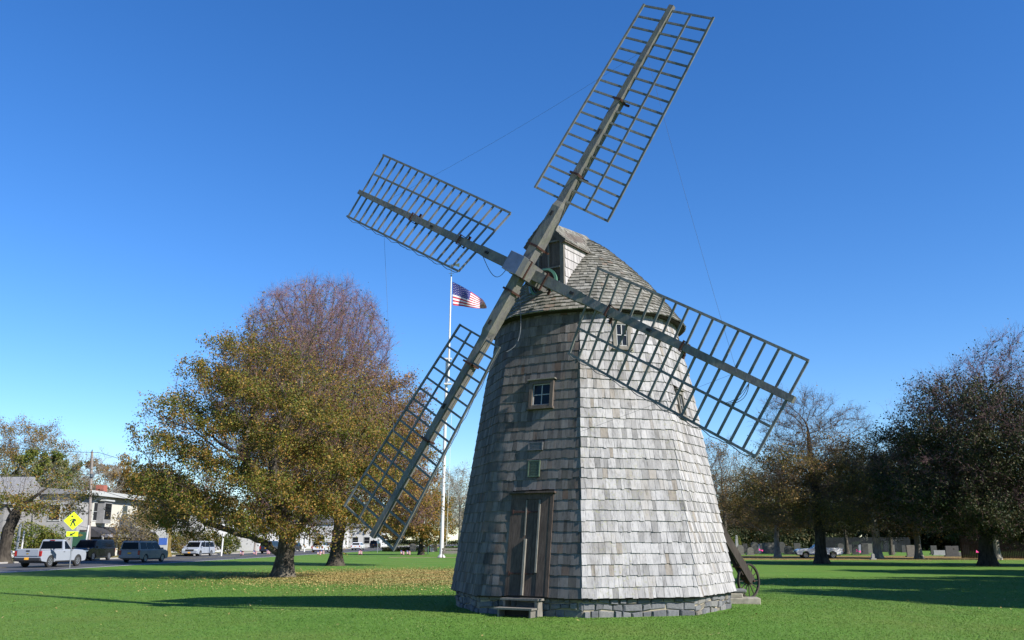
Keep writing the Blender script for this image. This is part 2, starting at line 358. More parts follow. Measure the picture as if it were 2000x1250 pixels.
# core of the tower
b = MB()
zs = [.365, ZB, 2, 4, 5.5, 6.0, 6.5, 7.05]
ring = []
for z in zs:
    for k in range(8):
        hw = Rz(z) * math.sin(math.pi / 8)
        for q in range(4): b.V.append(tuple(FP(k, -hw + 2 * hw * q / 4, z, -.03)))
for i in range(len(zs) - 1):
    for j in range(32): b.F.append((i * 32 + j, i * 32 + (j + 1) % 32, (i + 1) * 32 + (j + 1) % 32, (i + 1) * 32 + j)); b.M.append(0)
b.F.append(tuple(range(32))); b.M.append(0)
b.build('tower_frame', M['black_wood'], mill)
OPEN = [(-1, -.56, .53, .3, 2.66), (-1, -.26, .36, 4.62, 5.29), (0, -.17, .25, 6.03, 6.74), (1, -.40, .02, 4.50, 5.17)]
b = MB()
for i in range(29):
    z0 = ZB + ROW * i; z1 = z0 + ROW + .03
    if i == 28: z1 = z0 + .12
    for k in range(-3, 5):
        hw0 = Rz(z0) * math.sin(math.pi / 8) + .012
        s = -hw0 - (RNG.random() * .02)
        while s < hw0 - .03:
            w = RNG.choice([.08, .10, .12, .14, .16, .18]) * RNG.uniform(.9, 1.1); e = min(s + w, hw0)
            if hw0 - e < .05: e = hw0
            segs = [(s, e)]
            for (kk, a, c, za, zc) in OPEN:
                if kk == k and za < (z0 + z1) / 2 < zc:
                    ns = []
                    for p, q in segs:
                        if q <= a or p >= c: ns.append((p, q))
                        else:
                            if p < a: ns.append((p, a))
                            if q > c: ns.append((c, q))
                    segs = ns
            for p, q in segs:
                if q - p < .025: continue
                g = RNG.uniform(.0008, .0035); dz = RNG.gauss(0, .007); t = .022 + RNG.uniform(-.0015, .0015) if k < 0 else .034 + RNG.uniform(-.006, .006)
                tw = RNG.gauss(0, .0006 if k < 0 else .003)
                f = Rz(z1) / Rz(z0)
                P = [FP(k, p + g, z0 + dz, t + tw), FP(k, q - g, z0 + dz + RNG.gauss(0, .003), t - tw), FP(k, q - g, z0 + dz, .002), FP(k, p + g, z0 + dz, .002),
                     FP(k, (p + g) * f, z1, .008), FP(k, (q - g) * f, z1, .008), FP(k, (q - g) * f, z1, -.004), FP(k, (p + g) * f, z1, -.004)]
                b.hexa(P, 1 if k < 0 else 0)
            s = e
b.build('wall_shingles', [M['shingle'], M['shingle_shaded']], mill)
# stone foundation: mortar core and hand-laid stones
b = MB()
hw = (Rz(ZB) - .17) * math.sin(math.pi / 8)
def ST(k, s, z, off):
    m = face_frame(k)[2]; ap = (Rz(ZB) - .15) * math.cos(math.pi / 8) + off
    return Vector((CX + ap * math.cos(m) - s * math.sin(m), CY + ap * math.sin(m) + s * math.cos(m), z))
low = [ST(k, -hw, -.3, 0) for k in range(8)]; top = [v + Vector((0, 0, .68)) for v in low]
b.add(low + top, [(i, (i + 1) % 8, 8 + (i + 1) % 8, 8 + i) for i in range(8)] + [tuple(range(8, 16))])
fnd = b.build('stone_foundation', M['mortar'], mill)
b = MB()
for k in range(-3, 5):
    w1, w2 = RNG.uniform(.09, .16), RNG.uniform(.22, .29); ph = RNG.random() * 6
    lvl = lambda r, x: [-.08, w1 + .028 * math.sin(x * 4.1 + ph), w2 + .026 * math.sin(x * 3.3 + ph * 2 + 1), .40][r]
    for r in range(3):
        s = -hw - .02
        while s < hw - .02:
            e = min(hw + .02, s + RNG.choice([.16, .22, .26, .32, .42]) * RNG.uniform(.8, 1.2))
            if hw - e < .1: e = hw + .02
            g = RNG.uniform(.007, .017); t = RNG.uniform(.012, .05); j = lambda: RNG.uniform(-.015, .015)
            c = lambda ss, z: ST(k, ss + j(), z + j(), -.02)
            f4 = [c(s + g, lvl(r, s) + g), c(e - g, lvl(r, e) + g), c(e - g, lvl(r + 1, e) - g), c(s + g, lvl(r + 1, s) - g)]; nrm = ST(k, 0, 0, 1) - ST(k, 0, 0, 0)
            m4 = [v + nrm * (t * .8 + .02) for v in f4]; ctr = (m4[0] + m4[1] + m4[2] + m4[3]) / 4
            o4 = [ctr + (v - ctr) * RNG.uniform(.74, .88) + nrm * (t * .6) for v in m4]
            b.add(f4 + m4 + o4, [(i, (i + 1) % 4, 4 + (i + 1) % 4, 4 + i) for i in range(4)] + [(4 + i, 4 + (i + 1) % 4, 8 + (i + 1) % 4, 8 + i) for i in range(4)] + [(8, 9, 10, 11)])
            s = e
b.build('stones', M['stone'], fnd)
# windows
def window(k, s0, s1, z0, z1, label, fr, sash='sash', fd=.075, sw=.022):
    t = .085; b = MB()
    boxf(b, k, s0, s0 + t, z0, z1, -.02, fd); boxf(b, k, s1 - t, s1, z0, z1, -.02, fd + .002)
    boxf(b, k, s0 + t, s1 - t, z1 - t, z1, -.02, fd - .003); boxf(b, k, s0 - .03, s1 + .03, z0 - .045, z0, -.02, fd + .03); boxf(b, k, s0 + t, s1 - t, z0, z0 + t * .7, -.02, fd - .005)
    w = b.build('window', fr, mill); tag(w, label)
    b = MB(); boxf(b, k, s0 - .05, s1 + .05, z1, z1 + .03, -.01, fd + .045); b.build('drip_board', M['grey_wood'], w)
    a0, a1, c0, c1 = s0 + t, s1 - t, z0 + t * .7, z1 - t
    b = MB(); boxf(b, k, a0, a1, c0, c1, -.02, .012); b.build('pane', M['pane'], w)
    b = MB(); o0, o1 = .012, .03
    boxf(b, k, a0, a0 + sw, c0, c1, o0, o1); boxf(b, k, a1 - sw, a1, c0, c1, o0, o1); boxf(b, k, a0 + sw, a1 - sw, c0, c0 + sw, o0, o1); boxf(b, k, a0 + sw, a1 - sw, c1 - sw, c1, o0, o1)
    ms, mz = (a0 + a1) / 2, (c0 + c1) / 2
    boxf(b, k, ms - sw * .5, ms + sw * .5, c0 + sw, c1 - sw, o0, o1 - .003); boxf(b, k, a0 + sw, a1 - sw, mz - sw * .5, mz + sw * .5, o0, o1 - .006)
    b.build('sash', M[sash], w)
window(-1, -.27, .37, 4.62, 5.28, 'small four-pane window above the door', M['old_wood'])
window(0, -.18, .26, 6.03, 6.72, 'small four-pane window high under the eave', M['grey_wood'], fd=.05)
window(1, -.40, .03, 4.50, 5.15, 'narrow window on the right-hand wall', M['grey_wood'])
# door
b = MB()
K = -1
boxf(b, K, -.56, -.51, .40, 2.62, -.02, .03); boxf(b, K, .45, .53, .40, 2.62, -.02, .04); boxf(b, K, -.51, .45, 2.50, 2.62, -.02, .035)
boxf(b, K, -.60, .58, 2.62, 2.66, -.02, .11)
dfr = b.build('door_frame', M['door_wood'], mill)
b = MB()
for i, (a, c, o) in enumerate([(-.505, -.155, .030), (-.15, .045, .018), (.05, .215, .016), (.22, .445, .034)]): boxf(b, K, a, c, .41, 2.5, -.02, o)
door = tag(b.build('door', M['door_wood'], mill), 'weathered brown plank door')
b = MB(); boxf(b, K, -.135, -.085, .42, 1.62, .018, .075); boxf(b, K, .175, .215, .9, 2.48, .017, .06); boxf(b, K, -.16, -.13, 1.7, 2.48, .03, .045); b.build('batten', M['grey_wood'], door)
for z in (2.2, .86):
    for a, c, o in ((-.50, -.16, .03), (-.13, .14, .018)):
        b = MB(); boxf(b, K, a, c, z, z + .035, o, o + .012); boxf(b, K, a, a + .03, z - .03, z + .065, o, o + .016); b.build('hinge', M['rust'], door)
# plaques
def plaque(s0, s1, z0, z1, label, mat, edge, rows, seed):
    b = MB(); boxf(b, K, s0, s1, z0, z1, .0, .052); p = tag(b.build('plaque', mat, mill), label)
    b = MB(); e = .022
    boxf(b, K, s0 - .004, s0 + e, z0, z1, .04, .066); boxf(b, K, s1 - e, s1 + .004, z0, z1, .04, .066); boxf(b, K, s0 + e, s1 - e, z0 - .003, z0 + e, .04, .064); boxf(b, K, s0 + e, s1 - e, z1 - e, z1 + .003, .04, .064)
    b.build('rim', edge, p)
    r = random.Random(seed); b = MB()
    for i in range(rows):                        # raised lines of lettering too small to read in the photograph
        z = z1 - .05 - (z1 - z0 - .09) * i / (rows - 1); s = s0 + .05 + r.random() * .04
        while s < s1 - .06:
            w = r.uniform(.02, .06); boxf(b, K, s, min(s + w, s1 - .04), z - .006, z + .006, .05, .058); s += w + .014
    b.build('raised_lettering', edge, p)
plaque(-.20, .175, 3.61, 3.80, 'small wide grey plaque', M['plaque_grey'], M['plaque_grey'], 4, 3)
plaque(-.165, .135, 3.0, 3.375, 'tall verdigris green plaque', M['bronze_dark'], M['bronze'], 9, 4)

# cap
EZ = 6.95
PROF = [(2.60, EZ), (2.29, 7.38), (1.82, 8.0), (1.26, 8.6), (.68, 9.15), (.3, 9.43), (.06, 9.56)]
def prof_at(t):
    d = [0]
    for p, q in zip(PROF, PROF[1:]): d.append(d[-1] + math.hypot(q[0] - p[0], q[1] - p[1]))
    x = t * d[-1]
    for i in range(len(PROF) - 1):
        if x <= d[i + 1] + 1e-9:
            f = (x - d[i]) / (d[i + 1] - d[i]); return PROF[i][0] + f * (PROF[i + 1][0] - PROF[i][0]), PROF[i][1] + f * (PROF[i + 1][1] - PROF[i][1])
    return PROF[-1]
def CP(an, r, z, o=0): return Vector((CX + (r + o * .75) * math.cos(an), CY + (r + o * .75) * math.sin(an), z + o * .66))
b = MB(); NR = 30
b.lathe((CX, CY, 0), [(2.38, 6.93), (2.56, 6.945)] + [(r - .035, z - .01) for r, z in PROF], 48)
cap = b.build('cap_roof', M['black_wood'], mill)
b = MB()
for i in range(NR):
    r0, z0 = prof_at(i / NR); r1, z1 = prof_at(min(1, (i + 1.25) / NR)); a = RNG.random()
    end = a + 2 * math.pi
    while a < end - .01:
        w = RNG.uniform(.085, .17) / max(r0, .25); e = min(a + w, end); dz = RNG.gauss(0, .006); t = .030 + RNG.uniform(-.008, .012); g = .002 / max(r0, .3)
        q0, q1 = a + g, e - g
        b.hexa([CP(q0, r0, z0 + dz, t), CP(q1, r0, z0 + dz, t + RNG.gauss(0, .004)), CP(q1, r0, z0 + dz, 0), CP(q0, r0, z0 + dz, 0), CP(q0, r1, z1, .004), CP(q1, r1, z1, .004), CP(q1, r1, z1, -.01), CP(q0, r1, z1, -.01)])
        a = e
b.build('roof_shingles', M['cap_shingle'], cap)
# shaft axis
AZ, TILT, ROT = -.594, .146, .533
N = Vector((math.sin(AZ) * math.cos(TILT), -math.cos(AZ) * math.cos(TILT), math.sin(TILT)))
NH = Vector((math.sin(AZ), -math.cos(AZ), 0)); RT = Vector((-NH.y, NH.x, 0)); RT = RT if RT.x > 0 else -RT
UPV = N.cross(RT) if N.cross(RT).z > 0 else RT.cross(N)
HUB = Vector((.2806, 21.054, 7.96))
def RG(d): return .085 * (2.12 - d)
def DP(d, w, z): return Vector((CX, CY, 0)) + NH * d + RT * w + Vector((0, 0, z))   # dormer coordinates
D0, WL, WR, ZE, ZR = 2.0, -.50, .56, 8.92, 9.46
b = MB()                                          # front gable of vertical boards
w = WL
while w < WR - .01:
    e = min(WR, w + RNG.choice([.13, .16, .2])); o = RNG.uniform(0, .02)
    zt = lambda q: ZR - .05 - abs(q - (WL + WR) / 2) / (WR - WL) * 2 * (ZR - ZE)
    b.hexa([DP(D0 - .03, w + .004, 7.5), DP(D0 - .03, e - .004, 7.5), DP(D0 + o, e - .004, 7.5), DP(D0 + o, w + .004, 7.5), DP(D0 - .03, w + .004, zt(w)), DP(D0 - .03, e - .004, zt(e)), DP(D0 + o, e - .004, zt(e)), DP(D0 + o, w + .004, zt(w))])
    w = e
gab = b.build('gable', M['old_wood'], mill)
b = MB()
for q0, q1, z0, z1 in ((WL - .02, WL + .09, 7.45, ZE), (WR - .10, WR + .012, 7.45, ZE)):
    b.hexa([DP(D0, q0, z0), DP(D0, q1, z0), DP(D0 + .06, q1, z0), DP(D0 + .06, q0, z0), DP(D0, q0, z1), DP(D0, q1, z1), DP(D0 + .06, q1, z1), DP(D0 + .06, q0, z1)])
for q in (-.2, .1): b.hexa([DP(D0, q, 8.2), DP(D0, q + .04, 8.2), DP(D0 + .055, q + .04, 8.2), DP(D0 + .055, q, 8.2), DP(D0, q, 8.86), DP(D0, q + .04, 8.86), DP(D0 + .055, q + .04, 8.86), DP(D0 + .055, q, 8.86)])
for z in (8.86, 8.18): b.hexa([DP(D0, WL + .09, z), DP(D0, WR - .1, z), DP(D0 + .07, WR - .1, z), DP(D0 + .07, WL + .09, z), DP(D0, WL + .09, z + .04), DP(D0, WR - .1, z + .04), DP(D0 + .07, WR - .1, z + .04), DP(D0 + .07, WL + .09, z + .04)])
b.build('gable_trim', M['grey_wood'], gab)
b = MB()                                          # cheeks
for side, wv in ((1, WR), (-1, WL)):
    b.hexa([DP(.6, wv - side * .04, 7.5), DP(D0 - .03, wv - side * .04, 7.5), DP(D0 - .03, wv - side * .01, 7.5), DP(.6, wv - side * .01, 7.5), DP(.6, wv - side * .04, ZE), DP(D0 - .03, wv - side * .04, ZE), DP(D0 - .03, wv - side * .01, ZE), DP(.6, wv - side * .01, ZE)])
    for i in range(6):
        z0 = 7.48 + i * .235; z1 = min(z0 + .26, ZE); d = .6
        while d < D0 - .02:
            e = min(D0 - .005, d + RNG.uniform(.10, .2)); t = .026
            b.hexa([DP(d + .002, wv, z0), DP(e - .002, wv, z0), DP(e - .002, wv + side * t, z0), DP(d + .002, wv + side * t, z0), DP(d + .002, wv - side * .005, z1), DP(e - .002, wv - side * .005, z1), DP(e - .002, wv + side * .006, z1), DP(d + .002, wv + side * .006, z1)]); d = e
b.build('cheek_wall', M['cheek'], gab)
b = MB(); wc = (WL + WR) / 2; hwd = (WR - WL) / 2 + .09; FR = 2.12
b2 = MB()
for side in (1, -1):
    hwd = (WR - WL) / 2 + (.09 if side > 0 else .0)
    sl_ = (ZR - ZE) / ((WR - WL) / 2)
    zof = lambda q, d=2.12: ZR + .02 - sl_ * q + RG(d) * max(0, 1 - q / hwd)
    b2.hexa([DP(-.1, wc, zof(0, -.1) - .05), DP(FR, wc, zof(0, FR) - .05), DP(FR, wc + side * hwd, zof(hwd, FR) - .05), DP(-.1, wc + side * hwd, zof(hwd, -.1) - .05), DP(-.1, wc, zof(0, -.1) - .006), DP(FR, wc, zof(0, FR) - .006), DP(FR, wc + side * hwd, zof(hwd, FR) - .006), DP(-.1, wc + side * hwd, zof(hwd, -.1) - .006)])
    n = 7
    for i in range(n):
        q0 = hwd * (1 - i / n) + .015; q1 = max(0, hwd * (1 - (i + 1.3) / n)); d = -.1
        while d < FR:
            e = min(FR + .01, d + RNG.uniform(.08, .16)); t = .028 + RNG.uniform(-.006, .01); j = RNG.gauss(0, .006)
            b.hexa([DP(d, wc + side * (q0 + j), zof(q0, d)), DP(e - .004, wc + side * (q0 + j), zof(q0, e - .004)), DP(e - .004, wc + side * (q0 + j), zof(q0, e - .004) + t), DP(d, wc + side * (q0 + j), zof(q0, d) + t), DP(d, wc + side * q1, zof(q1, d)), DP(e - .004, wc + side * q1, zof(q1, e - .004)), DP(e - .004, wc + side * q1, zof(q1, e - .004) + .008), DP(d, wc + side * q1, zof(q1, d) + .008)]); d = e
dr = b.build('gable_roof', M['cap_shingle'], mill)
b2.build('roof_boards', M['old_wood'], dr)
b = MB(); hwd = (WR - WL) / 2 + .03
for side in (1, -1): b.beam(DP(FR - .02, wc, ZR - .07), DP(FR - .02, wc + side * (hwd + .01), ZR - .07 - sl_ * (hwd + .01)), .03, .13, (0, 0, 1))
b.build('barge_board', M['old_wood'], dr)
# windshaft poll with sheet-metal nose
def dirs(k):
    a = ROT + k * math.pi / 2
    return RT * math.sin(a) + UPV * math.cos(a), RT * math.cos(a) - UPV * math.sin(a)
Dv, Tv = dirs(0)
def HB(x, t, n, base=HUB): return base + Dv * x + Tv * t + N * n
def hubbox(b, h0, h1, n0, n1, m=None):
    c = [(-1, -1), (1, -1), (1, 1), (-1, 1)]
    return b.hexa([HB(i * h0, j * h0, n0) for i, j in c] + [HB(i * h1, j * h1, n1) for i, j in c], m)
b = MB(); hubbox(b, .205, .225, -1.0, .40); b.lathe(HUB, [(.0, -2.6), (.18, -2.6), (.2, -.98), (0, -.98)], 10, N)
shaft = b.build('windshaft', M['stock_wood'], mill)
b = MB(); hubbox(b, .242, .242, .26, .46); b.build('metal_nose', M['galv'], shaft, bevel=.01)
for n in (.12, -.62):
    b = MB(); h = .235
    for i, j in ((1, 0), (-1, 0), (0, 1), (0, -1)):
        p = [HB(i * h + (j * h), j * h + (-i * h), n), HB(i * h - (j * h), j * h + (i * h), n)]
        b.beam(p[0], p[1], .045, .02, N.cross((p[1] - p[0]).normalized()))
    b.build('iron_strap', M['rust'], shaft)
b = MB(); ctr = HUB + N * -.93
b.lathe(ctr, [(.40, -.02), (.40, .05), (.335, .06), (.33, -.02)], 28, N); b.build('green_hoop', M['green_iron'], shaft)
b = MB()
for i in range(13):
    a0 = R_(180 + 180 * i / 13) ; a1 = R_(180 + 180 * (i + 1) / 13); q = lambda a, r, n: ctr + RT * math.cos(a) * r + UPV * math.sin(a) * r + N * n
    b.hexa([q(a0, .30, .0), q(a1, .30, .0), q(a1, .46, -.04), q(a0, .46, -.04), q(a0, .30, .03), q(a1, .30, .03), q(a1, .46, -.01), q(a0, .46, -.01)])
b.build('metal_apron', M['galv'], shaft)
# sails
L, UI, UO, VW, VN, DOFF = 7.38, 1.935, 7.25, 1.299, .8025, .19
def twist(u): return -.298 + (u - UI) / (UO - UI) * (.282)
wire_nodes = []
SAIL_LAB = ['sail pointing up to the right', 'sail pointing right across the tower', 'sail hanging down to the left', 'sail pointing left against the sky']
for k in range(4):
    d, t = dirs(k); base = HUB - (N * DOFF * 1.5 if k % 2 else N * 0)
    def SP(u, v, o=0, tw=None):
        a = twist(max(UI, min(UO, u))) if tw is None else tw
        return base + d * u + (t * math.cos(a) + N * math.sin(a)) * v + (N * math.cos(a) - t * math.sin(a)) * o
    NB = 18
    b = MB()
    def bar(u, w, th, ext=0): b.beam(SP(u, -VN - ext), SP(u, VW + ext), w, th, N)
    for i in range(NB): bar(UI + (UO - UI) * i / (NB - 1), .05, .032)
    sail = tag(b.build('sail', M['lath_wood'], mill), SAIL_LAB[k])
    for v, lab in ((VW, 'hemlath'), (-VN, 'hemlath'), (.66, 'uplong')):
        b = MB()
        n = 8; u0, u1 = (UI - .03, UO + .03) if lab == 'hemlath' else (UI + .02, UO - .02)
        for i in range(n):
            p, q = SP(u0 + (u1 - u0) * i / n, v, .03), SP(u0 + (u1 - u0) * (i + 1) / n, v, .03)
            b.beam(p, q, .055, .035 if lab == 'hemlath' else .025, N)
        b.build(lab, M['lath_wood'], sail)
    b = MB()
    P0, P1 = base + d * (.24 if k % 2 == 0 else .2), base + d * 1.72
    b.beam(P0, P1, .25, .24, N, .245, .23); b.beam(P1, base + d * 1.86, .245, .23, N, .205, .16); b.beam(base + d * 1.86, base + d * L, .205, .16, N, .135, .11)
    b.build('stock', M['stock_wood'], sail)
    b = MB(); b.beam(base + d * .5 - N * .17, base + d * 4.75 - N * .135, .20, .10, N, .13, .07); b.build('whip', M['stock_wood'], sail)
    for u in (2.62, 4.72, .62):
        b = MB(); h = .15 - .008 * u; n0, n1 = -.22 + .012 * u, .155 - .01 * u
        for v0, v1, o0, o1 in ((-h, h, n1, n1), (-h, h, n0, n0)): b.beam(base + d * u + t * v0 * 1.1 + N * o0, base + d * u + t * v1 * 1.1 + N * o1, .05, .02, N)
        for v in (-h, h): b.beam(base + d * u + t * v + N * n0, base + d * u + t * v + N * n1, .05, .016, t)
        b.beam(base + d * u + t * h * .9 + N * (n0 - .02), base + d * u + t * (h + .1) + N * (n0 - .02), .05, .05, N)
        b.build('iron_band', M['rust'], sail)
    for u in (1.45, 3.75):
        b = MB(); b.beam(base + d * u + N * (.10 - .006 * u), base + d * (u + .12) + N * (.10 - .006 * u), .06, .10 if u < 2 else .05, N); b.build('mortise', M['black'], sail)
    # light cord sagging under the edge
    b = MB(); v = -VN if k in (3,) else (VW if k == 1 else -VN); pts = []
    for i in range(49):
        u = UI + (UO - UI) * i / 48; sag = .05 * abs(math.sin(i * math.pi / 6)) * (1 + .4 * math.sin(i * 1.7))
        pts.append(SP(u, v + (.03 if v > 0 else -.03), .01) + Vector((0, 0, -sag)))
    b.tube(pts, .009, 4); b.build('light_cord', M['wire'] if k != 0 else M['cord'], sail)
    wire_nodes.append(base + d * 6.1 + N * .08)
for i, j in ((3, 0), (0, 1), (3, 2), (2, 1)):
    p, q = wire_nodes[i], wire_nodes[j]
    b = MB(); b.tube([p.lerp(q, f / 10) + Vector((0, 0, -.12 * math.sin(math.pi * f / 10))) for f in range(11)], .0032, 4)
    b.build('stay_wire', M['wire'], mill)
b = MB()                                 # loose cords by the hub and on the right-hand sail
d3, t3 = dirs(3); p = HUB - N * DOFF * 1.5 + d3 * 1.7 - t3 * .1; q = HUB + d3 * .30 - t3 * .1 + N * .2
b.tube([p.lerp(q, f / 12) + Vector((0, 0, -.42 * math.sin(math.pi * f / 12))) for f in range(13)], .009, 4)
b.build('loose_cord', M['wire'], mill); b = MB()
d2, t2 = dirs(2); p = HUB + d2 * .62 + N * -.2 - t2 * .15; q = HUB + d2 * UI - t2 * VN
b.tube([p.lerp(q, f / 12) + Vector((.15 * math.sin(math.pi * f / 12), 0, -.3 * math.sin(math.pi * f / 12))) for f in range(13)], .008, 4)
b.build('loose_cord', M['wire'], mill); b = MB()
d1, t1 = dirs(1); base = HUB - N * DOFF * 1.5
for j in range(3):
    p = base + d1 * 6.45 + t1 * .05 + N * (.09 + .02 * j); q = base + d1 * (6.15 + .04 * j) + t1 * .66
    b.tube([p.lerp(q, f / 8) + Vector((.05 * j * math.sin(math.pi * f / 8), 0, -.1 * math.sin(math.pi * f / 8))) for f in range(9)], .008, 4)
b.build('loose_cord', M['wire'], mill)
# tail pole and its ground wheel
wp = at(1464, 1169); WRd = .455
WRd = .49; hubw = wp + Vector((0, 0, WRd)); capb = Vector((CX + .9, CY + 1.7, 7.0))
b = MB(); dv = (capb - hubw).normalized(); sid = dv.cross(Vector((0, 0, 1))).normalized()
b.beam(hubw - sid * .14, capb, .08, .22, (0, 0, 1)); b.beam(hubw + sid * .10 + dv * .1, capb, .08, .22, (0, 0, 1))
tp = b.build('tail_pole', M['black_wood'], mill)
b = MB(); ax = (sid * .96 + Vector((dv.x, dv.y, 0)).normalized() * .35).normalized() if False else Vector((.62, -.78, 0)).normalized()
b.lathe(hubw, [(WRd - .045, -.03), (WRd, -.035), (WRd, .035), (WRd - .045, .03), (WRd - .045, -.03)], 36, ax)
b.lathe(hubw, [(0, -.09), (.075, -.09), (.09, 0), (.075, .09), (0, .09)], 14, ax)
u_ = ax.cross(Vector((0, 0, 1))).normalized(); v_ = Vector((0, 0, 1))
for i in range(12):
    a = 2 * math.pi * i / 12; r = u_ * math.cos(a) + v_ * math.sin(a); b.beam(hubw + r * .07, hubw + r * (WRd - .04), .032, .024, ax, .02, .02)
b.build('wheel', M['dark_iron'], tp)
b = MB(); b.beam(hubw - ax * .22, hubw + ax * .22, .05, .05); b.beam(hubw + dv * .02, hubw + dv * .22, .13, .26, (0, 0, 1)); b.beam(hubw + dv * .55, hubw + dv * .60, .32, .27, (0, 0, 1)); b.build('iron_fitting', M['rust'], tp)

# wooden steps in front of the door
st = thing('wooden_steps', 'two-tread wooden steps below the mill door', 'steps', FPH(-1, 0, .4, 0))
b = MB(); boxf(b, -1, -.50, .44, .335, .375, .0, .31, fn=1); b.build('tread', M['grey_wood'], st)
b = MB(); boxf(b, -1, -.52, .42, .155, .192, .27, .56, fn=1); b.build('tread', M['grey_wood'], st)
for s in (-.44, .34):
    b = MB(); boxf(b, -1, s, s + .045, -.03, .335, .0, .285, fn=1); boxf(b, -1, s + .001, s + .044, -.03, .155, .285, .53, fn=1); b.build('side_board', M['grey_wood'], st)
b = MB(); boxf(b, -1, -.395, .34, -.02, .15, .262, .275, fn=1); b.build('riser', M['black_wood'], st)
# stone steps by the right-hand wall
p = at(1446, 1180)
ss = thing('stone_steps', 'stack of three worn stone slabs beside the wagon wheel', 'stone steps', p)
rz = R_(-8)
for (dx, dy, z, sx, sy, sz, mt) in ((.10, .0, .05, .95, .60, .20, 'step_stone'), (-.16, .06, .20, .62, .5, .12, 'step_stone'), (-.10, .06, .315, .70, .5, .085, 'slate')):
    b = MB(); b.box((p.x + dx, p.y + .35 + dy, p.z + z), (sx, sy, sz), rz + .05 * dx); b.build('slab', M[mt], ss, bevel=.03)

# ------------------------------------------------------------------ trees: space colonisation skeletons, twigs and leaves
def blob_pts(rng, blobs, n):
    vol = np.array([b[3] * b[4] * b[5] for b in blobs]) ** .75; cnt = (n * vol / vol.sum()).astype(int) + 1; out = []
    for b, c in zip(blobs, cnt):
        v = rng.normal(size=(c, 3)); v /= np.linalg.norm(v, axis=1)[:, None]
        r = rng.random(c) ** (1 / 2.2)
        out.append(np.array(b[:3]) + v * r[:, None] * np.array(b[3:6]))
    p = np.concatenate(out); return p[p[:, 2] > .6]
def skeleton(rng, trunk, A, D=.4, dk=.7, it=140, up=.12, jit=.18, di=1e9, limbs=()):
    P = [np.array(trunk[0], float)]; par = [-1]
    for q in trunk[1:]:
        q = np.array(q, float); m = max(1, int(np.linalg.norm(q - P[-1]) / D)); p0 = P[-1].copy()
        for i in range(1, m + 1): P.append(p0 + (q - p0) * i / m); par.append(len(P) - 2)
    nt_ = len(P)
    for lb in limbs:                              # main limbs that fork from the trunk
        k0 = int(np.argmin([np.linalg.norm(p - np.array(lb[0])) for p in P[:nt_]])); last = k0
        for q0, q1 in zip([P[k0]] + [np.array(x, float) for x in lb[1:-1]], [np.array(x, float) for x in lb[1:]]):
            m = max(1, int(np.linalg.norm(q1 - q0) / D))
            for i in range(1, m + 1): P.append(q0 + (q1 - q0) * i / m + rng.normal(size=3) * .03); par.append(last); last = len(P) - 1
    P = np.array(P); par = list(par)
    alive = A.copy(); st = max(1, int(len(P) * .35))
    d2 = ((alive[:, None, :] - P[None, st:, :]) ** 2).sum(2); near = d2.argmin(1) + st; nd = np.sqrt(d2.min(1))
    for _ in range(it):
        if len(alive) == 0: break
        v = alive - P[near]; L_ = np.linalg.norm(v, axis=1); v /= np.maximum(L_, 1e-6)[:, None]
        ok = L_ < di
        acc = np.zeros_like(P); np.add.at(acc, near[ok], v[ok]); act = np.unique(near[ok])
        if len(act) == 0: break
        g = acc[act]; g /= np.maximum(np.linalg.norm(g, axis=1), 1e-6)[:, None]
        g = g + rng.normal(size=g.shape) * jit + np.array([0, 0, up]); g /= np.linalg.norm(g, axis=1)[:, None]
        newp = P[act] + g * D; n0 = len(P)
        P = np.concatenate([P, newp]); par += list(act)
        d = np.sqrt(((alive[:, None, :] - newp[None]) ** 2).sum(2)); j = d.argmin(1); dm = d[np.arange(len(alive)), j]
        b = dm < nd; near = np.where(b, j + n0, near); nd = np.where(b, dm, nd)
        k = nd > dk; alive, near, nd = alive[k], near[k], nd[k]
        if len(P) > 14000: break
    return P, np.array(par)
def radii(P, par, r0, e=2.2):
    n = len(P); s = np.zeros(n); kids = np.zeros(n, int)
    for i in range(n - 1, 0, -1):
        if kids[i] == 0: s[i] += r0 ** e
        s[par[i]] += s[i]; kids[par[i]] += 1
    return s ** (1 / e), kids
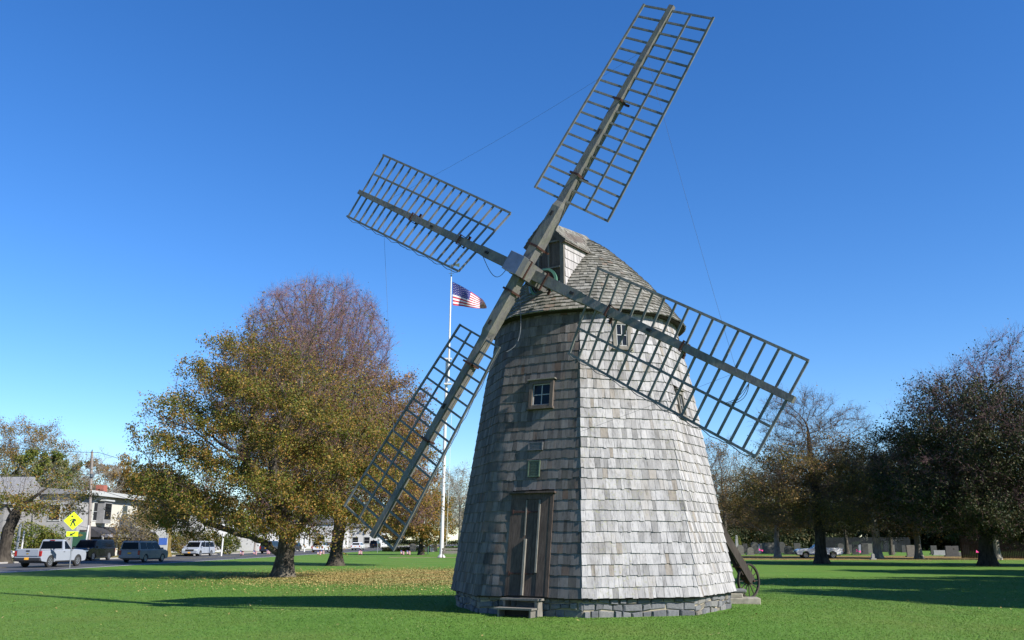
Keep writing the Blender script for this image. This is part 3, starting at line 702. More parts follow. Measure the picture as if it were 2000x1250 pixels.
def wood_mesh(P, par, r, K=6, flare=None):
    n = len(P); d = np.zeros((n, 3)); d[1:] = P[1:] - P[par[1:]]; d[0] = (0, 0, 1)
    d /= np.maximum(np.linalg.norm(d, axis=1), 1e-6)[:, None]
    main = np.full(n, -1)
    for i in range(1, n):
        p = par[i]
        if main[p] < 0 or r[i] > r[main[p]]: main[p] = i
    ref = np.array([.31, .17, .93]); a = np.cross(d, ref); l = np.linalg.norm(a, axis=1); bad = l < .08; a[bad] = np.cross(d[bad], [1, 0, 0]); a /= np.linalg.norm(a, axis=1)[:, None]; b = np.cross(d, a)
    t = np.arange(K) * 2 * np.pi / K; ct, st = np.cos(t), np.sin(t)
    ringv = lambda c, a_, b_, rr: c[:, None, :] + (a_[:, None, :] * ct[None, :, None] + b_[:, None, :] * st[None, :, None]) * rr[:, None, None]
    V = ringv(P, a, b, r)
    if flare:
        wob = 1 + .22 * np.cos(t * 3 + 1) + .1 * np.cos(t * 5)
        for i in range(n):
            h = P[i, 2]
            if h < 1.6 and par[i] <= i - 1 and i < 60 and (i == 0 or main[par[i]] == i):
                f = 1 + (flare - 1) * max(0, 1 - h / 1.3) ** 2
                V[i] = P[i] + (V[i] - P[i]) * (1 + (f - 1) * wob)[:, None]
    side = np.array([i for i in range(1, n) if main[par[i]] != i], int)
    V2 = ringv(P[par[side]], a[side], b[side], np.minimum(r[side] * 1.15, r[par[side]])) if len(side) else np.zeros((0, K, 3))
    start = np.where(np.arange(n) > 0, par, 0).astype(int); base = start * K
    base[side] = n * K + np.arange(len(side)) * K
    i = np.arange(1, n); k = np.arange(K); kn = (k + 1) % K
    F = np.stack([base[i][:, None] + k, base[i][:, None] + kn, (i * K)[:, None] + kn, (i * K)[:, None] + k], -1).reshape(-1, 4)
    return np.concatenate([V.reshape(-1, 3), V2.reshape(-1, 3)]), F, d
def twig_mesh(rng, P, d, sel, per, ln, w, up=.35, spread=.75):
    src = np.repeat(sel, per); n = len(src)
    dirs_ = d[src] + rng.normal(size=(n, 3)) * spread + np.array([0, 0, up]); dirs_ /= np.linalg.norm(dirs_, axis=1)[:, None]
    L_ = ln * rng.uniform(.5, 1.3, n)
    p0 = P[src] - d[src] * rng.uniform(0, .3, n)[:, None]; mid = p0 + dirs_ * (L_ * .5)[:, None]; bend = rng.normal(size=(n, 3)) * .15 + np.array([0, 0, .15]); p1 = mid + (dirs_ + bend) * (L_ * .5)[:, None]
    segs = [(p0, mid, w), (mid, p1, w * .7)]
    for _ in range(3):                            # side shoots
        f = rng.uniform(.2, .9, n)[:, None]; q = p0 + (p1 - p0) * f; dd = dirs_ + rng.normal(size=(n, 3)) * .6 + np.array([0, 0, .15]); dd /= np.linalg.norm(dd, axis=1)[:, None]
        segs.append((q, q + dd * (L_ * rng.uniform(.3, .6, n))[:, None], w * .6))
    V = []; tips = []
    for a, c, ww in segs:
        s = np.cross(c - a, rng.normal(size=(n, 3))); s /= np.maximum(np.linalg.norm(s, axis=1), 1e-6)[:, None]
        V.append(np.stack([a - s * ww / 2, a + s * ww / 2, c], 1)); tips.append(c); tips.append((a + c) / 2)
    V = np.concatenate(V).reshape(-1, 3); return V, np.arange(len(V)).reshape(-1, 3), np.concatenate(tips)
def leaf_mesh(rng, C, size):
    n = len(C); a = rng.normal(size=(n, 3)); a /= np.linalg.norm(a, axis=1)[:, None]; b = np.cross(a, rng.normal(size=(n, 3))); b /= np.maximum(np.linalg.norm(b, axis=1), 1e-6)[:, None]
    s = size * rng.uniform(.6, 1.35, n)[:, None]
    V = np.stack([C - a * s * .5, C + b * s * .38, C + a * s * .5, C - b * s * .38], 1).reshape(-1, 3)
    return V, np.arange(4 * n).reshape(-1, 4)
def tree(name, label, loc, seed, trunk, blobs, nA, rt, leaves, leafsize, leafmat, barkmat, twigmat, leafz=lambda P: np.ones(len(P)), tw=(3, .7, .016), D=.42, dk=.75, flare=1.7, group=None, K=6, up=.12, leafspread=.16, twsel=.035, limbs=()):
    rng = np.random.default_rng(seed)
    root = thing(name, label, 'tree', loc, 0, group, local=True)
    A = blob_pts(rng, blobs, nA); P, par = skeleton(rng, trunk, A, D, dk, up=up, limbs=limbs)
    r, kids = radii(P, par, .011); sc = rt / r[min(len(P) - 1, 2)]
    r = np.where(r > .03, .03 + (r - .03) * (rt - .03) / max(1e-3, r[2] - .03), r)
    V, F, d = wood_mesh(P, par, r, K, flare); bulk('trunk', V, F, M[barkmat], root, smooth=True)
    sel = np.where(r < twsel)[0]; sel = sel[sel > 3]
    V, F, tips = twig_mesh(rng, P, d, sel, tw[0], tw[1], tw[2]); bulk('twigs', V, F, M[twigmat], root)
    if leaves:
        pr = leafz(tips); pr = np.clip(pr, 0, None); pr = pr / pr.sum()
        C = tips[rng.choice(len(tips), leaves, p=pr)] + rng.normal(size=(leaves, 3)) * leafspread
        C = C[C[:, 2] > .35]
        V, F = leaf_mesh(rng, C, leafsize); bulk('crown', V, F, M[leafmat], root)
    return root
def copy_tree(o, loc, rot, sc, label=None, name=None, parent=None):
    c = o.copy(); COL.objects.link(c); c.location = loc; c.rotation_euler = (0, 0, rot); c.scale = (sc, sc, sc)
    if label: c['label'] = label
    for ch in o.children:
        d = ch.copy(); COL.objects.link(d); d.parent = c
    return c
def clump(P, rng_seed, f=1.0):                   # patchiness of the foliage
    q = P * f; return .5 + .5 * np.sin(q[:, 0] * 1.7 + rng_seed) * np.sin(q[:, 1] * 1.9 + 2 * rng_seed) + .5 * np.sin(q[:, 2] * 2.3 + q[:, 0] * .8 + rng_seed)

# the big spreading tree left of the mill
p1 = at(552, 1128)
tree('spreading_tree', 'broad olive and rust tree with thick forked trunk, nearest tree left of the mill', p1, 11,
     [(0, 0, -.2), (.05, 0, .9), (.12, .1, 1.9), (.2, .1, 3.2), (.4, .3, 6), (.7, .4, 9)],
     [(0, 0, 7.4, 5.6, 5.2, 4.8), (-4.4, 0, 6.8, 3.9, 4.2, 3.6), (-6.0, .3, 4.0, 2.5, 3.0, 1.9), (2.8, -.4, 5.6, 3.6, 4, 3.6), (-3.2, 0, 10.4, 3.0, 3.0, 2.7), (.9, .5, 11.6, 4.7, 4.2, 4.2), (.9, .5, 12, 4.4, 4, 3.7), (-.5, -2.8, 3.9, 4.6, 2.4, 2.1), (-3.4, .5, 2.5, 3.4, 1.6, 1.0), (2.2, -1.5, 2.6, 2.6, 2, 1.2), (-.6, -2.2, 2.5, 3.2, 1.4, .9)],
     5200, .47, 150000, .095, 'leaf_olive', 'bark', 'twig_purple',
     lambda P: np.clip(clump(P, 1.3, 1.25) + .15, .03, 1.1) * np.clip(1.1 - (P[:, 2] + np.clip(P[:, 0], -4, 3) * .55 - 8.2) / 4.2, .03, 1), (6, .66, .0125), K=8, flare=1.5, leafspread=.10, D=.38, dk=.62,
     limbs=[[(0, 0, 1.0), (-1.0, -.1, 1.75), (-2.2, .1, 2.15), (-4.2, .2, 2.7)], [(.1, .1, 1.7), (1.2, -.3, 3.0), (2.5, -.4, 4.8)], [(.1, .1, 1.8), (-1.2, .2, 3.6), (-2.6, .3, 6.4)], [(.15, .1, 2.4), (-.3, -1.4, 4.4), (-.4, -2.2, 6.5)]])
p2 = at(655, 1105)
tree('tall_tree', 'tall tree with bare purple twigs on top and rusty leaves below, behind the spreading tree', p2, 23,
     [(0, 0, -.2), (.05, 0, 1.6), (.2, .1, 3), (0, .2, 7), (-1.2, .2, 13)],
     [(-2.2, 0, 16.0, 6.2, 5.6, 6.3), (-2.2, 0, 16.5, 6.1, 5.5, 5.9), (-5.2, 0, 12.8, 5.6, 5, 4.2), (.2, 0, 9.5, 7.2, 6.6, 5), (4.0, 0, 6.5, 3.9, 5, 3.8), (-3, 0, 8, 5, 6, 5), (3.6, 0, 11.5, 3.2, 4, 3.4), (4.8, -1, 4.0, 3.2, 3, 1.6)],
     8000, .47, 125000, .14, 'leaf_rust', 'bark_dark', 'twig_purple',
     lambda P: np.clip(clump(P, 2.1, .7) + .5, .1, 1.3) * np.clip(1.2 - (P[:, 2] + P[:, 0] * .24 - 11.4) / 5.0, .02, 1), (18, .9, .017), K=8, flare=1.6, D=.45, dk=.7, up=.2)
# right-hand trees in front of the graveyard
p3 = at(1605, 1101)
tree('maple_tree', 'brown half-bare tree with dark trunk in front of the white pickup', p3, 31,
     [(0, 0, -.2), (0, 0, 1.4), (.1, 0, 3), (-.2, 0, 7), (-.3, 0, 11)],
     [(-1.2, 0, 6, 5, 5, 3.6), (2.8, 0, 6, 4, 5, 3.4), (-1.2, 0, 10.2, 3.6, 3.2, 4.2), (-1.2, 0, 11, 3.2, 3, 3.4), (2.8, .3, 9.6, 2.8, 2.6, 3.8), (-3.6, 0, 5, 3, 3.5, 2.4), (0, -2, 4, 4.6, 2.6, 1.6)],
     4200, .45, 40000, .13, 'leaf_brown', 'bark_dark', 'twig_brown',
     lambda P: np.clip(clump(P, .6, .8) + .15, .03, 2) * np.clip(1.2 - (P[:, 2] - 7.5) / 3, .02, 1), (13, .95, .021), D=.46, dk=.8, up=.2)
p4 = at(1930, 1105)
tree('dark_oak_tree', 'huge dark tree in deep shade at the right edge of the photo', p4, 43,
     [(0, 0, -.2), (0, 0, 1.5), (.1, 0, 3), (.2, .2, 8)],
     [(1.5, 0, 9.5, 7.4, 7, 6.0), (-2.4, 0, 7, 5.4, 5.5, 4.4), (4, 0, 13, 4.6, 5, 5.0), (-1.0, 0, 12.6, 3.6, 3.8, 3.2), (-4.5, 0, 4.5, 3, 4, 2.4), (2, -2, 3.5, 7, 4, 2.0)],
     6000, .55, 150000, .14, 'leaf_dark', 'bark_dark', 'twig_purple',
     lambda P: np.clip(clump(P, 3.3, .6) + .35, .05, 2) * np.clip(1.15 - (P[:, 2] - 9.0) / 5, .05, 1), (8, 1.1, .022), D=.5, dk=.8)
p5 = at(1715, 1091)
tree('grey_limbed_tree', 'dark crowned tree with pale grey sunlit limbs near the trunk, right of the white pickup', p5, 57,
     [(0, 0, -.2), (0, 0, 2), (-.1, 0, 3.4), (-.2, 0, 6)],
     [(0, 0, 8, 6.2, 5, 4.6), (3.4, -1, 6, 4.6, 4, 3.2), (-3.2, -1, 5.6, 3.4, 4, 3), (3.4, -1.5, 4.2, 2.4, 2, .9), (0, 0, 4, 6, 5, 1.9)],
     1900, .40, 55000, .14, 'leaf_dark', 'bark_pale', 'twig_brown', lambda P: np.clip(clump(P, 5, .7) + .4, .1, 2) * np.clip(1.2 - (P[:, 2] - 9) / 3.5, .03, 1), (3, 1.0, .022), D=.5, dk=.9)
p6 = at(1519, 1088)
gt = tree('graveyard_tree', 'small spreading tree with grey trunk among the gravestones left of the white pickup', p6, 61,
     [(0, 0, -.2), (0, 0, 2), (.1, 0, 3.2), (-.3, 0, 5.4)],
     [(-.5, 0, 7, 5.4, 4.6, 3.6), (-3, 0, 5, 3.4, 3.4, 2.4), (1.8, 0, 10, 2.4, 2.4, 2.6), (2.5, 0, 5.6, 3.2, 3.6, 2.2), (0, 0, 3.6, 5, 4, 1.6)],
     1700, .30, 36000, .13, 'leaf_brown', 'bark_pale', 'twig_brown', lambda P: np.clip(clump(P, 7, .7) + .15, .04, 2) * np.clip(1.2 - (P[:, 2] - 7.5) / 3, .03, 1), (4, 1.0, .021), D=.5, dk=.85)
# trees that stand outside the frame on the right; their shade lies across the lawn
sh = tree('shade_tree', 'leafy tree outside the frame whose shade crosses the right-hand lawn', (27.6, 22.6, GL), 71,
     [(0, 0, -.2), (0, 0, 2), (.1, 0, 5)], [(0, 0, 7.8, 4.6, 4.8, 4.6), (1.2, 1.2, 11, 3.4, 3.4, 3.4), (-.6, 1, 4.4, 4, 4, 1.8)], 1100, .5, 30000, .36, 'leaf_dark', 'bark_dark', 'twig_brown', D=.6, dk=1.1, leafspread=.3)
copy_tree(sh, (33.5, 31, GL), 2.1, 1.25, 'leafy tree outside the frame, second from the camera in the row that shades the lawn')
copy_tree(sh, (44, 46, GL), 4.0, 1.25, 'leafy tree outside the frame, third in the row that shades the lawn')
copy_tree(sh, (46, 30, GL), 1.0, 1.35, 'leafy tree outside the frame, farthest right of the row that shades the lawn')
copy_tree(sh, (54, 62, GL), 5.2, 1.25, 'leafy tree outside the frame, standing behind the rest of the shading row')

# background archetypes
def bare_tree(label, loc, seed, sc=1, twigm='twig_brown', bk='bark', leaves=0, lm='leaf_pale', h=11, w=4.6, name='bare_tree'):
    return tree(name, label, loc, seed, [(0, 0, -.2), (0, 0, 1.6), (.1, 0, 3.2), (0, .1, h * .55)],
        [(0, 0, h * .62, w, w, h * .36), (w * .35, 0, h * .42, w * .8, w * .8, h * .24), (-w * .4, 0, h * .45, w * .8, w * .8, h * .24)], 1300, .26, leaves * 2, .17, lm, bk, twigm,
        lambda P: np.clip(clump(P, seed, .7) + .2, .05, 2), (7, 1.15, .026), D=.5, dk=.9, up=.25)
def leafy_tree(label, loc, seed, lm, h=10, w=4.5, n=16000, ls=.32, bk='bark_dark', name='leafy_tree', twigm='twig_brown'):
    return tree(name, label, loc, seed, [(0, 0, -.2), (0, 0, 1.6), (.1, 0, h * .4)],
        [(0, 0, h * .55, w, w, h * .42), (w * .4, 0, h * .36, w * .7, w * .8, h * .25), (-w * .35, 0, h * .4, w * .75, w * .8, h * .26)], 900, .3, int(n * 2.2), ls * .66, lm, bk, twigm,
        lambda P: np.clip(clump(P, seed, .7) + .3, .05, 2), (2, .9, .024), D=.6, dk=1.0)
# left-hand background
bare_tree('rusty half-bare tree at the far left edge behind the grey house', gp(14, 128), 81, twigm='twig_brown', leaves=16000, lm='leaf_rust', h=19.5, w=8.2, name='autumn_tree')
leafy_tree('yellow-green tree between the two houses on the left', gp(66, 122), 82, 'leaf_green', 14.5, 5.2, 22000)
bare_tree('bare pale-twigged tree rising behind the stucco house', gp(150, 126), 83, twigm='twig_pale', bk='bark_pale', h=14.5, w=5.6)
bt = leafy_tree('brown autumn tree behind the chimney of the stucco house', gp(235, 145), 84, 'leaf_rust', 15.5, 8.2, 24000, .36)
leafy_tree('olive tree between the chimney and the spreading tree', gp(287, 150), 85, 'leaf_olive', 14, 6.6, 20000, .36)
tree('leaning_street_tree', 'dark-limbed street tree with yellow lichen at its foot, left edge of the photo', gp(6, 77), 86,
     [(0, 0, -.2), (0, 0, 1.6), (.1, 0, 2.8), (.6, 0, 4.2)], [(3.2, .4, 6.2, 3.4, 2.4, 2.6), (0, 0, 6.2, 2.6, 2.6, 2.2), (2.6, -.2, 4.4, 2.8, 1.8, 1.0), (5.0, .3, 4.7, 2, 1.4, 1.4)], 900, .5, 5200, .15, 'leaf_olive', 'bark_dark', 'twig_pale',
     lambda P: np.clip(clump(P, 2, 1) + .1, .02, 2) * np.where(P[:, 2] < 5.6, 1, .12), (3, .9, .018))
tree('street_tree', 'dark green street tree with yellow lichen trunk beside the grey SUV', gp(326, 108), 87, [(0, 0, -.2), (0, 0, 2.2), (0, 0, 3.6)],
     [(-.6, 0, 5.6, 3.4, 2.8, 2.6), (-2.6, 0, 4.4, 2, 2, 1.6), (1.2, 0, 7.6, 2, 2, 1.6)], 700, .34, 13000, .2, 'leaf_olive', 'bark_yellow', 'twig_brown')
bare_tree('small grey-leaved tree in front of the stucco house facade', gp(254, 101), 88, twigm='twig_pale', leaves=1300, lm='leaf_pale', h=4.6, w=2.0, name='small_tree')
bare_tree('thin bare sapling on the verge left of the silver minivan', gp(370, 113), 89, twigm='twig_pale', h=3.8, w=1.2, name='sapling')
bg = bare_tree('bare grey tree right of the flagpole, beside the mill wall', gp(897, 150), 90, twigm='twig_pale', bk='bark_pale', leaves=1800, lm='leaf_rust', h=14.5, w=5.6)
copy_tree(bg, gp(868, 165), 1.4, .95, 'bare grey tree standing right behind the flagpole')
leafy_tree('orange-leaved tree low behind the right side of the tall tree', gp(822, 120), 91, 'leaf_rust', 9.5, 4.2, 9000, .3)
# far line of trees closing the street and the graveyard
fb = leafy_tree('brown leafy tree far up the street behind the white shops', gp(600, 240), 92, 'leaf_brown', 13, 7, 9000, .5)
for i, (px, Y, sc, lab) in enumerate([(470, 215, .95, 'brown leafy tree far behind the white clapboard building'), (540, 230, 1.0, 'far brown tree seen left of the big forked trunk'), (700, 250, 1.05, 'far brown tree at the end of the street'), (770, 230, .9, 'far brown tree right of the end of the street'),
    (388, 190, 1.0, 'far brown tree behind the hedge and silver minivan')]): copy_tree(fb, gp(px, Y), i * 1.3, sc, lab)
for i, (px, Y, sc, lab) in enumerate([(955, 185, .9, 'brown leafy tree hidden behind the left half of the mill'), (1050, 195, 1.0, 'brown leafy tree hidden directly behind the mill door'), (1150, 190, .95, 'brown leafy tree hidden behind the middle of the mill'), (1250, 180, 1.0, 'brown leafy tree hidden behind the right face of the mill'), (1330, 175, .9, 'brown leafy tree hidden behind the right edge of the mill')]): copy_tree(fb, gp(px, Y), i * 1.7 + .5, sc, lab)
rb = bare_tree('bare brown tree just right of the mill behind the gravestones', gp(1418, 122), 93, twigm='twig_brown', leaves=2500, lm='leaf_brown', h=15, w=5.4)
copy_tree(rb, gp(1375, 135), 2.0, 1.1, 'bare brown tree half hidden by the right edge of the mill')
copy_tree(rb, gp(1655, 128), 3.3, 1.02, 'bare brown tree rising behind the white pickup')
copy_tree(rb, gp(1742, 120), 4.4, .9, 'bare brown tree between the pale-limbed tree and the dark right-hand tree')
db = leafy_tree('dark evergreen tree behind the obelisk gravestone', gp(1450, 176), 94, 'leaf_dark', 10, 7.2, 13000, .5)
for i, (px, Y, sc, lab) in enumerate([(1535, 187, 1.0, 'dark evergreen tree behind the wide grey gravestone'), (1620, 192, 1.0, 'dark evergreen tree behind the cab of the white pickup'), (1700, 187, 1.1, 'dark evergreen tree behind the pale-limbed tree'),
    (1790, 182, 1.2, 'dark evergreen tree behind the low white tomb'), (1870, 172, 1.25, 'dark evergreen tree left of the huge right-hand tree'), (1960, 167, 1.3, 'dark evergreen tree behind the wooden fence at the right edge'), (2080, 162, 1.3, 'dark evergreen tree beyond the right edge of the photo')]):
    copy_tree(db, gp(px, Y), i * 1.1, sc, lab)
copy_tree(gt, gp(1795, 98), 1.9, 1.05, 'shaded spreading tree with dark trunk right of the low gravestone')
bp = leafy_tree('shaded tree with pale birch trunk at the right edge', gp(1949, 92), 95, 'leaf_dark', 11, 4.6, 14000, .3, bk='bark_pale')

# ------------------------------------------------------------------ vehicles (x forward, y left, origin on the ground under the middle)
M['tyre'] = plain('tyre_rubber', (.018, .018, .019), .85)
M['rim'] = plain('alloy_rim', (.42, .43, .45), .35, .8, .05)
M['glass'] = plain('tinted_car_glass', (.003, .0035, .004), .03, 0, .1, spec=.14)
M['trim'] = plain('black_trim', (.02, .02, .022), .6)
M['chrome'] = plain('chrome', (.6, .6, .62), .2, 1, .05)
M['red_lamp'] = plain('red_lamp_lens', (.28, .008, .008), .2)
M['clear_lamp'] = plain('clear_lamp_lens', (.62, .68, .66), .15, .2)
M['plate'] = plain('orange_plate', (.75, .36, .03), .6)
M['gold'] = plain('gold_badge', (.45, .30, .06), .4, .6)
def paint(name, c, metal=.1): return plain(name, c, .16, 0, .03, 3, 0, .22)
def arch(x, r, zb, n=9): return [(x - r * math.cos(math.pi * i / n), zb + r * math.sin(math.pi * i / n)) for i in range(n + 1)]
def car(kind, label, cat, col, loc, yaw, L, Wd, H, wb, wr, belt, hood, front=0.5, tall_rear=True, bed=None, group=None, grille='trim', plate=True, name=None, glass='glass', rails=False):
    root = thing(name or kind, label, cat, loc, yaw, group, local=True); hw = Wd / 2; x0, x1 = -L / 2, L / 2
    xf, xr = wb / 2 + .06, -wb / 2 + .06; cl = .27 if bed is None else .36; ar = wr + .07
    cx0 = bed if bed is not None else x0                       # rear end of the cabin block
    a_base = x1 - front * 2.05; belt_r = belt
    b = MB()
    bottom = [(x1 - .12, cl + .04)] + list(reversed(arch(xf, ar, cl))) + list(reversed(arch(xr, ar, cl))) + [(x0 + .1, cl + .08)]
    prof = [(x0, cl + .22), (x0 + .03, belt - .18), (x0 + .07, belt - .02), (a_base - .02, belt), (a_base + .3, hood + .045), (x1 - .42, hood - .02), (x1 - .1, hood - .13), (x1, hood - .3), (x1 - .01, cl + .2)]
    poly = prof + bottom
    n = len(poly)
    def ringp(y, ins): return [(p[0] * (1 - ins * .012), y, p[1] - (ins * .03 if p[1] > belt - .1 else 0)) for p in poly]
    ys = [(-hw, 1), (-hw + .07, 0), (hw - .07, 0), (hw, 1)]
    vs = []; fs = []
    for y, i in ys: vs += ringp(y, i)
    for r in range(3):
        for i in range(n): fs.append((r * n + i, r * n + (i + 1) % n, (r + 1) * n + (i + 1) % n, (r + 1) * n + i))
    fs.append(tuple(range(n))); fs.append(tuple(range(3 * n, 4 * n)))
    b.add(vs, fs); b.build('body', col, root, bevel=.02)
    b = MB(); b.box((0, 0, cl + .1), (L - .5, Wd - .5, .3)); b.build('chassis', M['trim'], root)
    # cabin
    rt = cx0 + (.12 if tall_rear else .75); rb = cx0 + .04 if bed is None else cx0
    if bed is not None: rt = cx0 + .10
    ft = a_base - (.62 if tall_rear else .85); yb, yt = hw - .05, hw - .21
    pr = [(rb, belt - .03), (rt, H - .07), (rt + .12, H - .012), (ft - .1, H), (ft + .08, H - .05), (a_base + .12, belt - .03)]
    b = MB(); vs = [(x, -(yb + (yt - yb) * min(1, (z - belt) / (H - belt))), z) for x, z in pr] + [(x, yb + (yt - yb) * min(1, (z - belt) / (H - belt)), z) for x, z in pr]; m = len(pr)
    b.add(vs, [tuple(range(m)), tuple(range(m, 2 * m))] + [(i, (i + 1) % m, m + (i + 1) % m, m + i) for i in range(m)]); b.build('cab', col, root, bevel=.03)
    yz = lambda z, o=.0: yb + (yt - yb) * (z - belt) / (H - belt) + o
    zt, zb_ = H - .13, belt + .05
    lx = lambda z, xb_, xt_: xb_ + (xt_ - xb_) * (z - belt) / (H - belt)
    G = M[glass]
    def sideglass(xa0, xa1, xb0, xb1):
        for s in (1, -1):
            b = MB(); o0, o1 = -.02, .008
            b.hexa([(xa0, s * yz(zb_, o0), zb_), (xb0, s * yz(zb_, o0), zb_), (xb0, s * yz(zb_, o1), zb_), (xa0, s * yz(zb_, o1), zb_), (xa1, s * yz(zt, o0), zt), (xb1, s * yz(zt, o0), zt), (xb1, s * yz(zt, o1), zt), (xa1, s * yz(zt, o1), zt)])
            b.build('side_window', G, root)
    fx = lambda z: lx(z, a_base + .02, ft - .02); rx = lambda z: lx(z, rb + .13, rt + .12)
    span0, span1 = rx(zb_), fx(zb_); nw = 1 if bed is not None else 3
    for i in range(nw):
        u0, u1 = i / nw, (i + 1) / nw; g = .035
        at0 = lambda u, z: rx(z) + (fx(z) - rx(z)) * u
        sideglass(at0(u0, zb_) + g, at0(u0, zt) + g, at0(u1, zb_) - g, at0(u1, zt) - g)
    def crossglass(nm, xb_, xt_, o):
        b = MB(); t = .02
        b.hexa([(xb_, -yz(zb_, -.12), zb_), (xb_, yz(zb_, -.12), zb_), (xb_ + o, yz(zb_, -.12), zb_), (xb_ + o, -yz(zb_, -.12), zb_), (xt_, -yz(zt, -.1), zt), (xt_, yz(zt, -.1), zt), (xt_ + o, yz(zt, -.1), zt), (xt_ + o, -yz(zt, -.1), zt)])
        b.build(nm, G, root)
    fr = lambda z: a_base + .12 + (ft + .08 - a_base - .12) * (z - belt + .03) / (H - .05 - belt + .03)
    rr = lambda z: rb + (rt - rb) * (z - belt + .03) / (H - .07 - belt + .03)
    crossglass('windscreen', fr(zb_) - .05, fr(zt) - .05, .065); crossglass('rear_window', rr(zb_) + .05, rr(zt) + .05, -.065)
    # wheels
    for x in (xf, xr):
        for s in (1, -1):
            b = MB(); b.lathe((x, s * (hw - .13), wr), [(0, -.11), (wr - .05, -.11), (wr, -.08), (wr, .08), (wr - .05, .11), (wr * .62, .11), (wr * .6, .05), (0, .05)], 22, (0, s, 0)); w = b.build('wheel', M['tyre'], root)
            b = MB(); b.lathe((x, s * (hw - .13), wr), [(0, .085), (wr * .15, .085), (wr * .17, .07)], 12, (0, s, 0)); b.lathe((x, s * (hw - .13), wr), [(wr * .52, .10), (wr * .62, .105), (wr * .62, .06), (wr * .52, .06), (wr * .52, .10)], 20, (0, s, 0))
            for i in range(6):
                a = i * math.pi / 3; e = Vector((math.cos(a), 0, math.sin(a))); c = Vector((x, s * (hw - .13 + .08), wr)); b.beam(c, c + e * wr * .56, .07, .03, (0, 1, 0))
            b.build('rim', M['rim'], w)
    # lamps, bumpers, grille, mirrors, handles
    for s in (1, -1):
        b = MB(); b.box((x1 - .07, s * (hw - .24), hood - .27), (.16, .36, .15)); b.build('headlight', M['clear_lamp'], root, bevel=.02)
        b = MB(); b.box((x0 + .05, s * (hw - .10), belt - .24), (.13, .19, .36)); b.build('tail_light', M['red_lamp'], root, bevel=.02)
        b = MB(); b.box((a_base - .12, s * (hw + .09), belt + .09), (.12, .2, .15)); b.build('mirror', col if bed is None else M['trim'], root, bevel=.03)
        b = MB(); b.box((a_base - .95, s * (hw + .004), belt - .14), (.16, .03, .035)); b.build('door_handle', M['trim'] if bed is not None else col, root)
        b = MB(); b.box(((xf + xr) / 2, s * (hw - .01), cl + .04), (wb - 2 * ar - .05, .05, .09)); b.build('sill', M['trim'], root)
        for q in ((a_base - .02,) if bed is not None else (a_base - .02, a_base - 1.08, a_base - 2.0)):
            b = MB(); b.box((q, s * (hw - .003), (belt + cl) / 2 + .05), (.012, .012, belt - cl - .16)); b.build('door_seam', M['trim'], root)
    b = MB(); b.box((x1 - .03, 0, hood - .30), (.09, Wd - .95, .22)); b.build('grille', M[grille], root, bevel=.02)
    b = MB(); b.box((x1 - .02, 0, cl + .16), (.14, Wd - .12, .2)); b.build('front_bumper', M['trim'] if bed else col, root, bevel=.04)
    b = MB(); b.box((x0 - .01, 0, cl + .20), (.2, Wd - .06, .22)); b.build('rear_bumper', M['trim'] if bed else col, root, bevel=.04)
    if plate:
        b = MB(); b.box((x0 - (.115 if bed else .0), 0, cl + .25 if bed else belt - .28), (.02, .31, .16)); b.build('number_plate', M['plate'], root)
        b = MB(); b.box((x1 + .055, 0, cl + .16), (.02, .31, .15)); b.build('number_plate', M['plate'], root)
    if rails:
        for s in (1, -1):
            b = MB(); b.tube([(rt + .3, s * (yt - .1), H), (rt + .4, s * (yt - .1), H + .06), (ft - .5, s * (yt - .1), H + .06), (ft - .35, s * (yt - .1), H)], .025, 6); b.build('roof_rail', M['trim'], root)
    if bed is not None:                                        # open load bed: rails and a dark well
        b = MB(); b.box(((x0 + bed) / 2 + .02, 0, belt + .004), (bed - x0 - .22, Wd - .34, .02)); b.build('load_bed', M['black'], root)
        for s in (1, -1):
            b = MB(); b.box(((x0 + bed) / 2 + .02, s * (hw - .11), belt + .035), (bed - x0 - .05, .12, .08)); b.build('bed_rail', col, root, bevel=.02)
        b = MB(); b.box((x0 + .0, 0, belt - .17), (.07, Wd - .42, .46)); t = b.build('tailgate', col, root, bevel=.02)
        b = MB(); b.box((x0 - .04, 0, belt - .06), (.02, .26, .09)); b.build('handle', M['trim'], t)
        b = MB(); b.box((x0 - .04, 0, belt - .24), (.015, .18, .05)); b.box((x0 - .04, 0, belt - .24), (.012, .09, .08)); b.build('badge', M['gold'], t)
        b = MB(); b.box((cx0 + .06, 0, H - .06), (.05, .36, .05)); b.build('brake_light', M['red_lamp'], root)
    return root
YAW = math.pi / 2 - math.atan(.042)
P_white, P_black, P_grey, P_silver = paint('white_car_paint', (.25, .275, .32)), paint('black_car_paint', (.008, .009, .012)), paint('warm_grey_car_paint', (.24, .225, .21), .3), paint('silver_car_paint', (.25, .275, .32), .3)
P_white2 = paint('clean_white_car_paint', (.5, .51, .53)); P_dark = paint('dark_blue_car_paint', (.02, .025, .04))
RZ = GL + .006
def on_road(x, y): return (x, y, RZ)
car('pickup_truck', 'white full-size pickup seen from behind on the road, left side of the photo', 'pickup', P_white, on_road(-33.0, 67.3), YAW - R_(4), 5.5, 2.0, 1.9, 3.35, .41, 1.18, 1.18, .93, True, -.15)
car('suv', 'black SUV driving towards the camera with headlights on', 'SUV', P_black, on_road(-39.7, 88.6), YAW + math.pi, 5.3, 2.03, 1.9, 3.1, .40, 1.14, 1.16, .62, rails=False, grille='chrome')
car('suv', 'warm grey SUV with orange number plate seen from behind', 'SUV', P_grey, on_road(-31.9, 81.4), YAW - R_(5), 4.9, 1.88, 1.78, 2.87, .37, 1.06, 1.04, .6, rails=True)
car('minivan', 'silver minivan parked at the far kerb', 'minivan', P_silver, on_road(-37.6, 112.5), YAW + math.pi - R_(3), 5.1, 1.95, 1.75, 3.08, .34, 1.0, .98, .42)
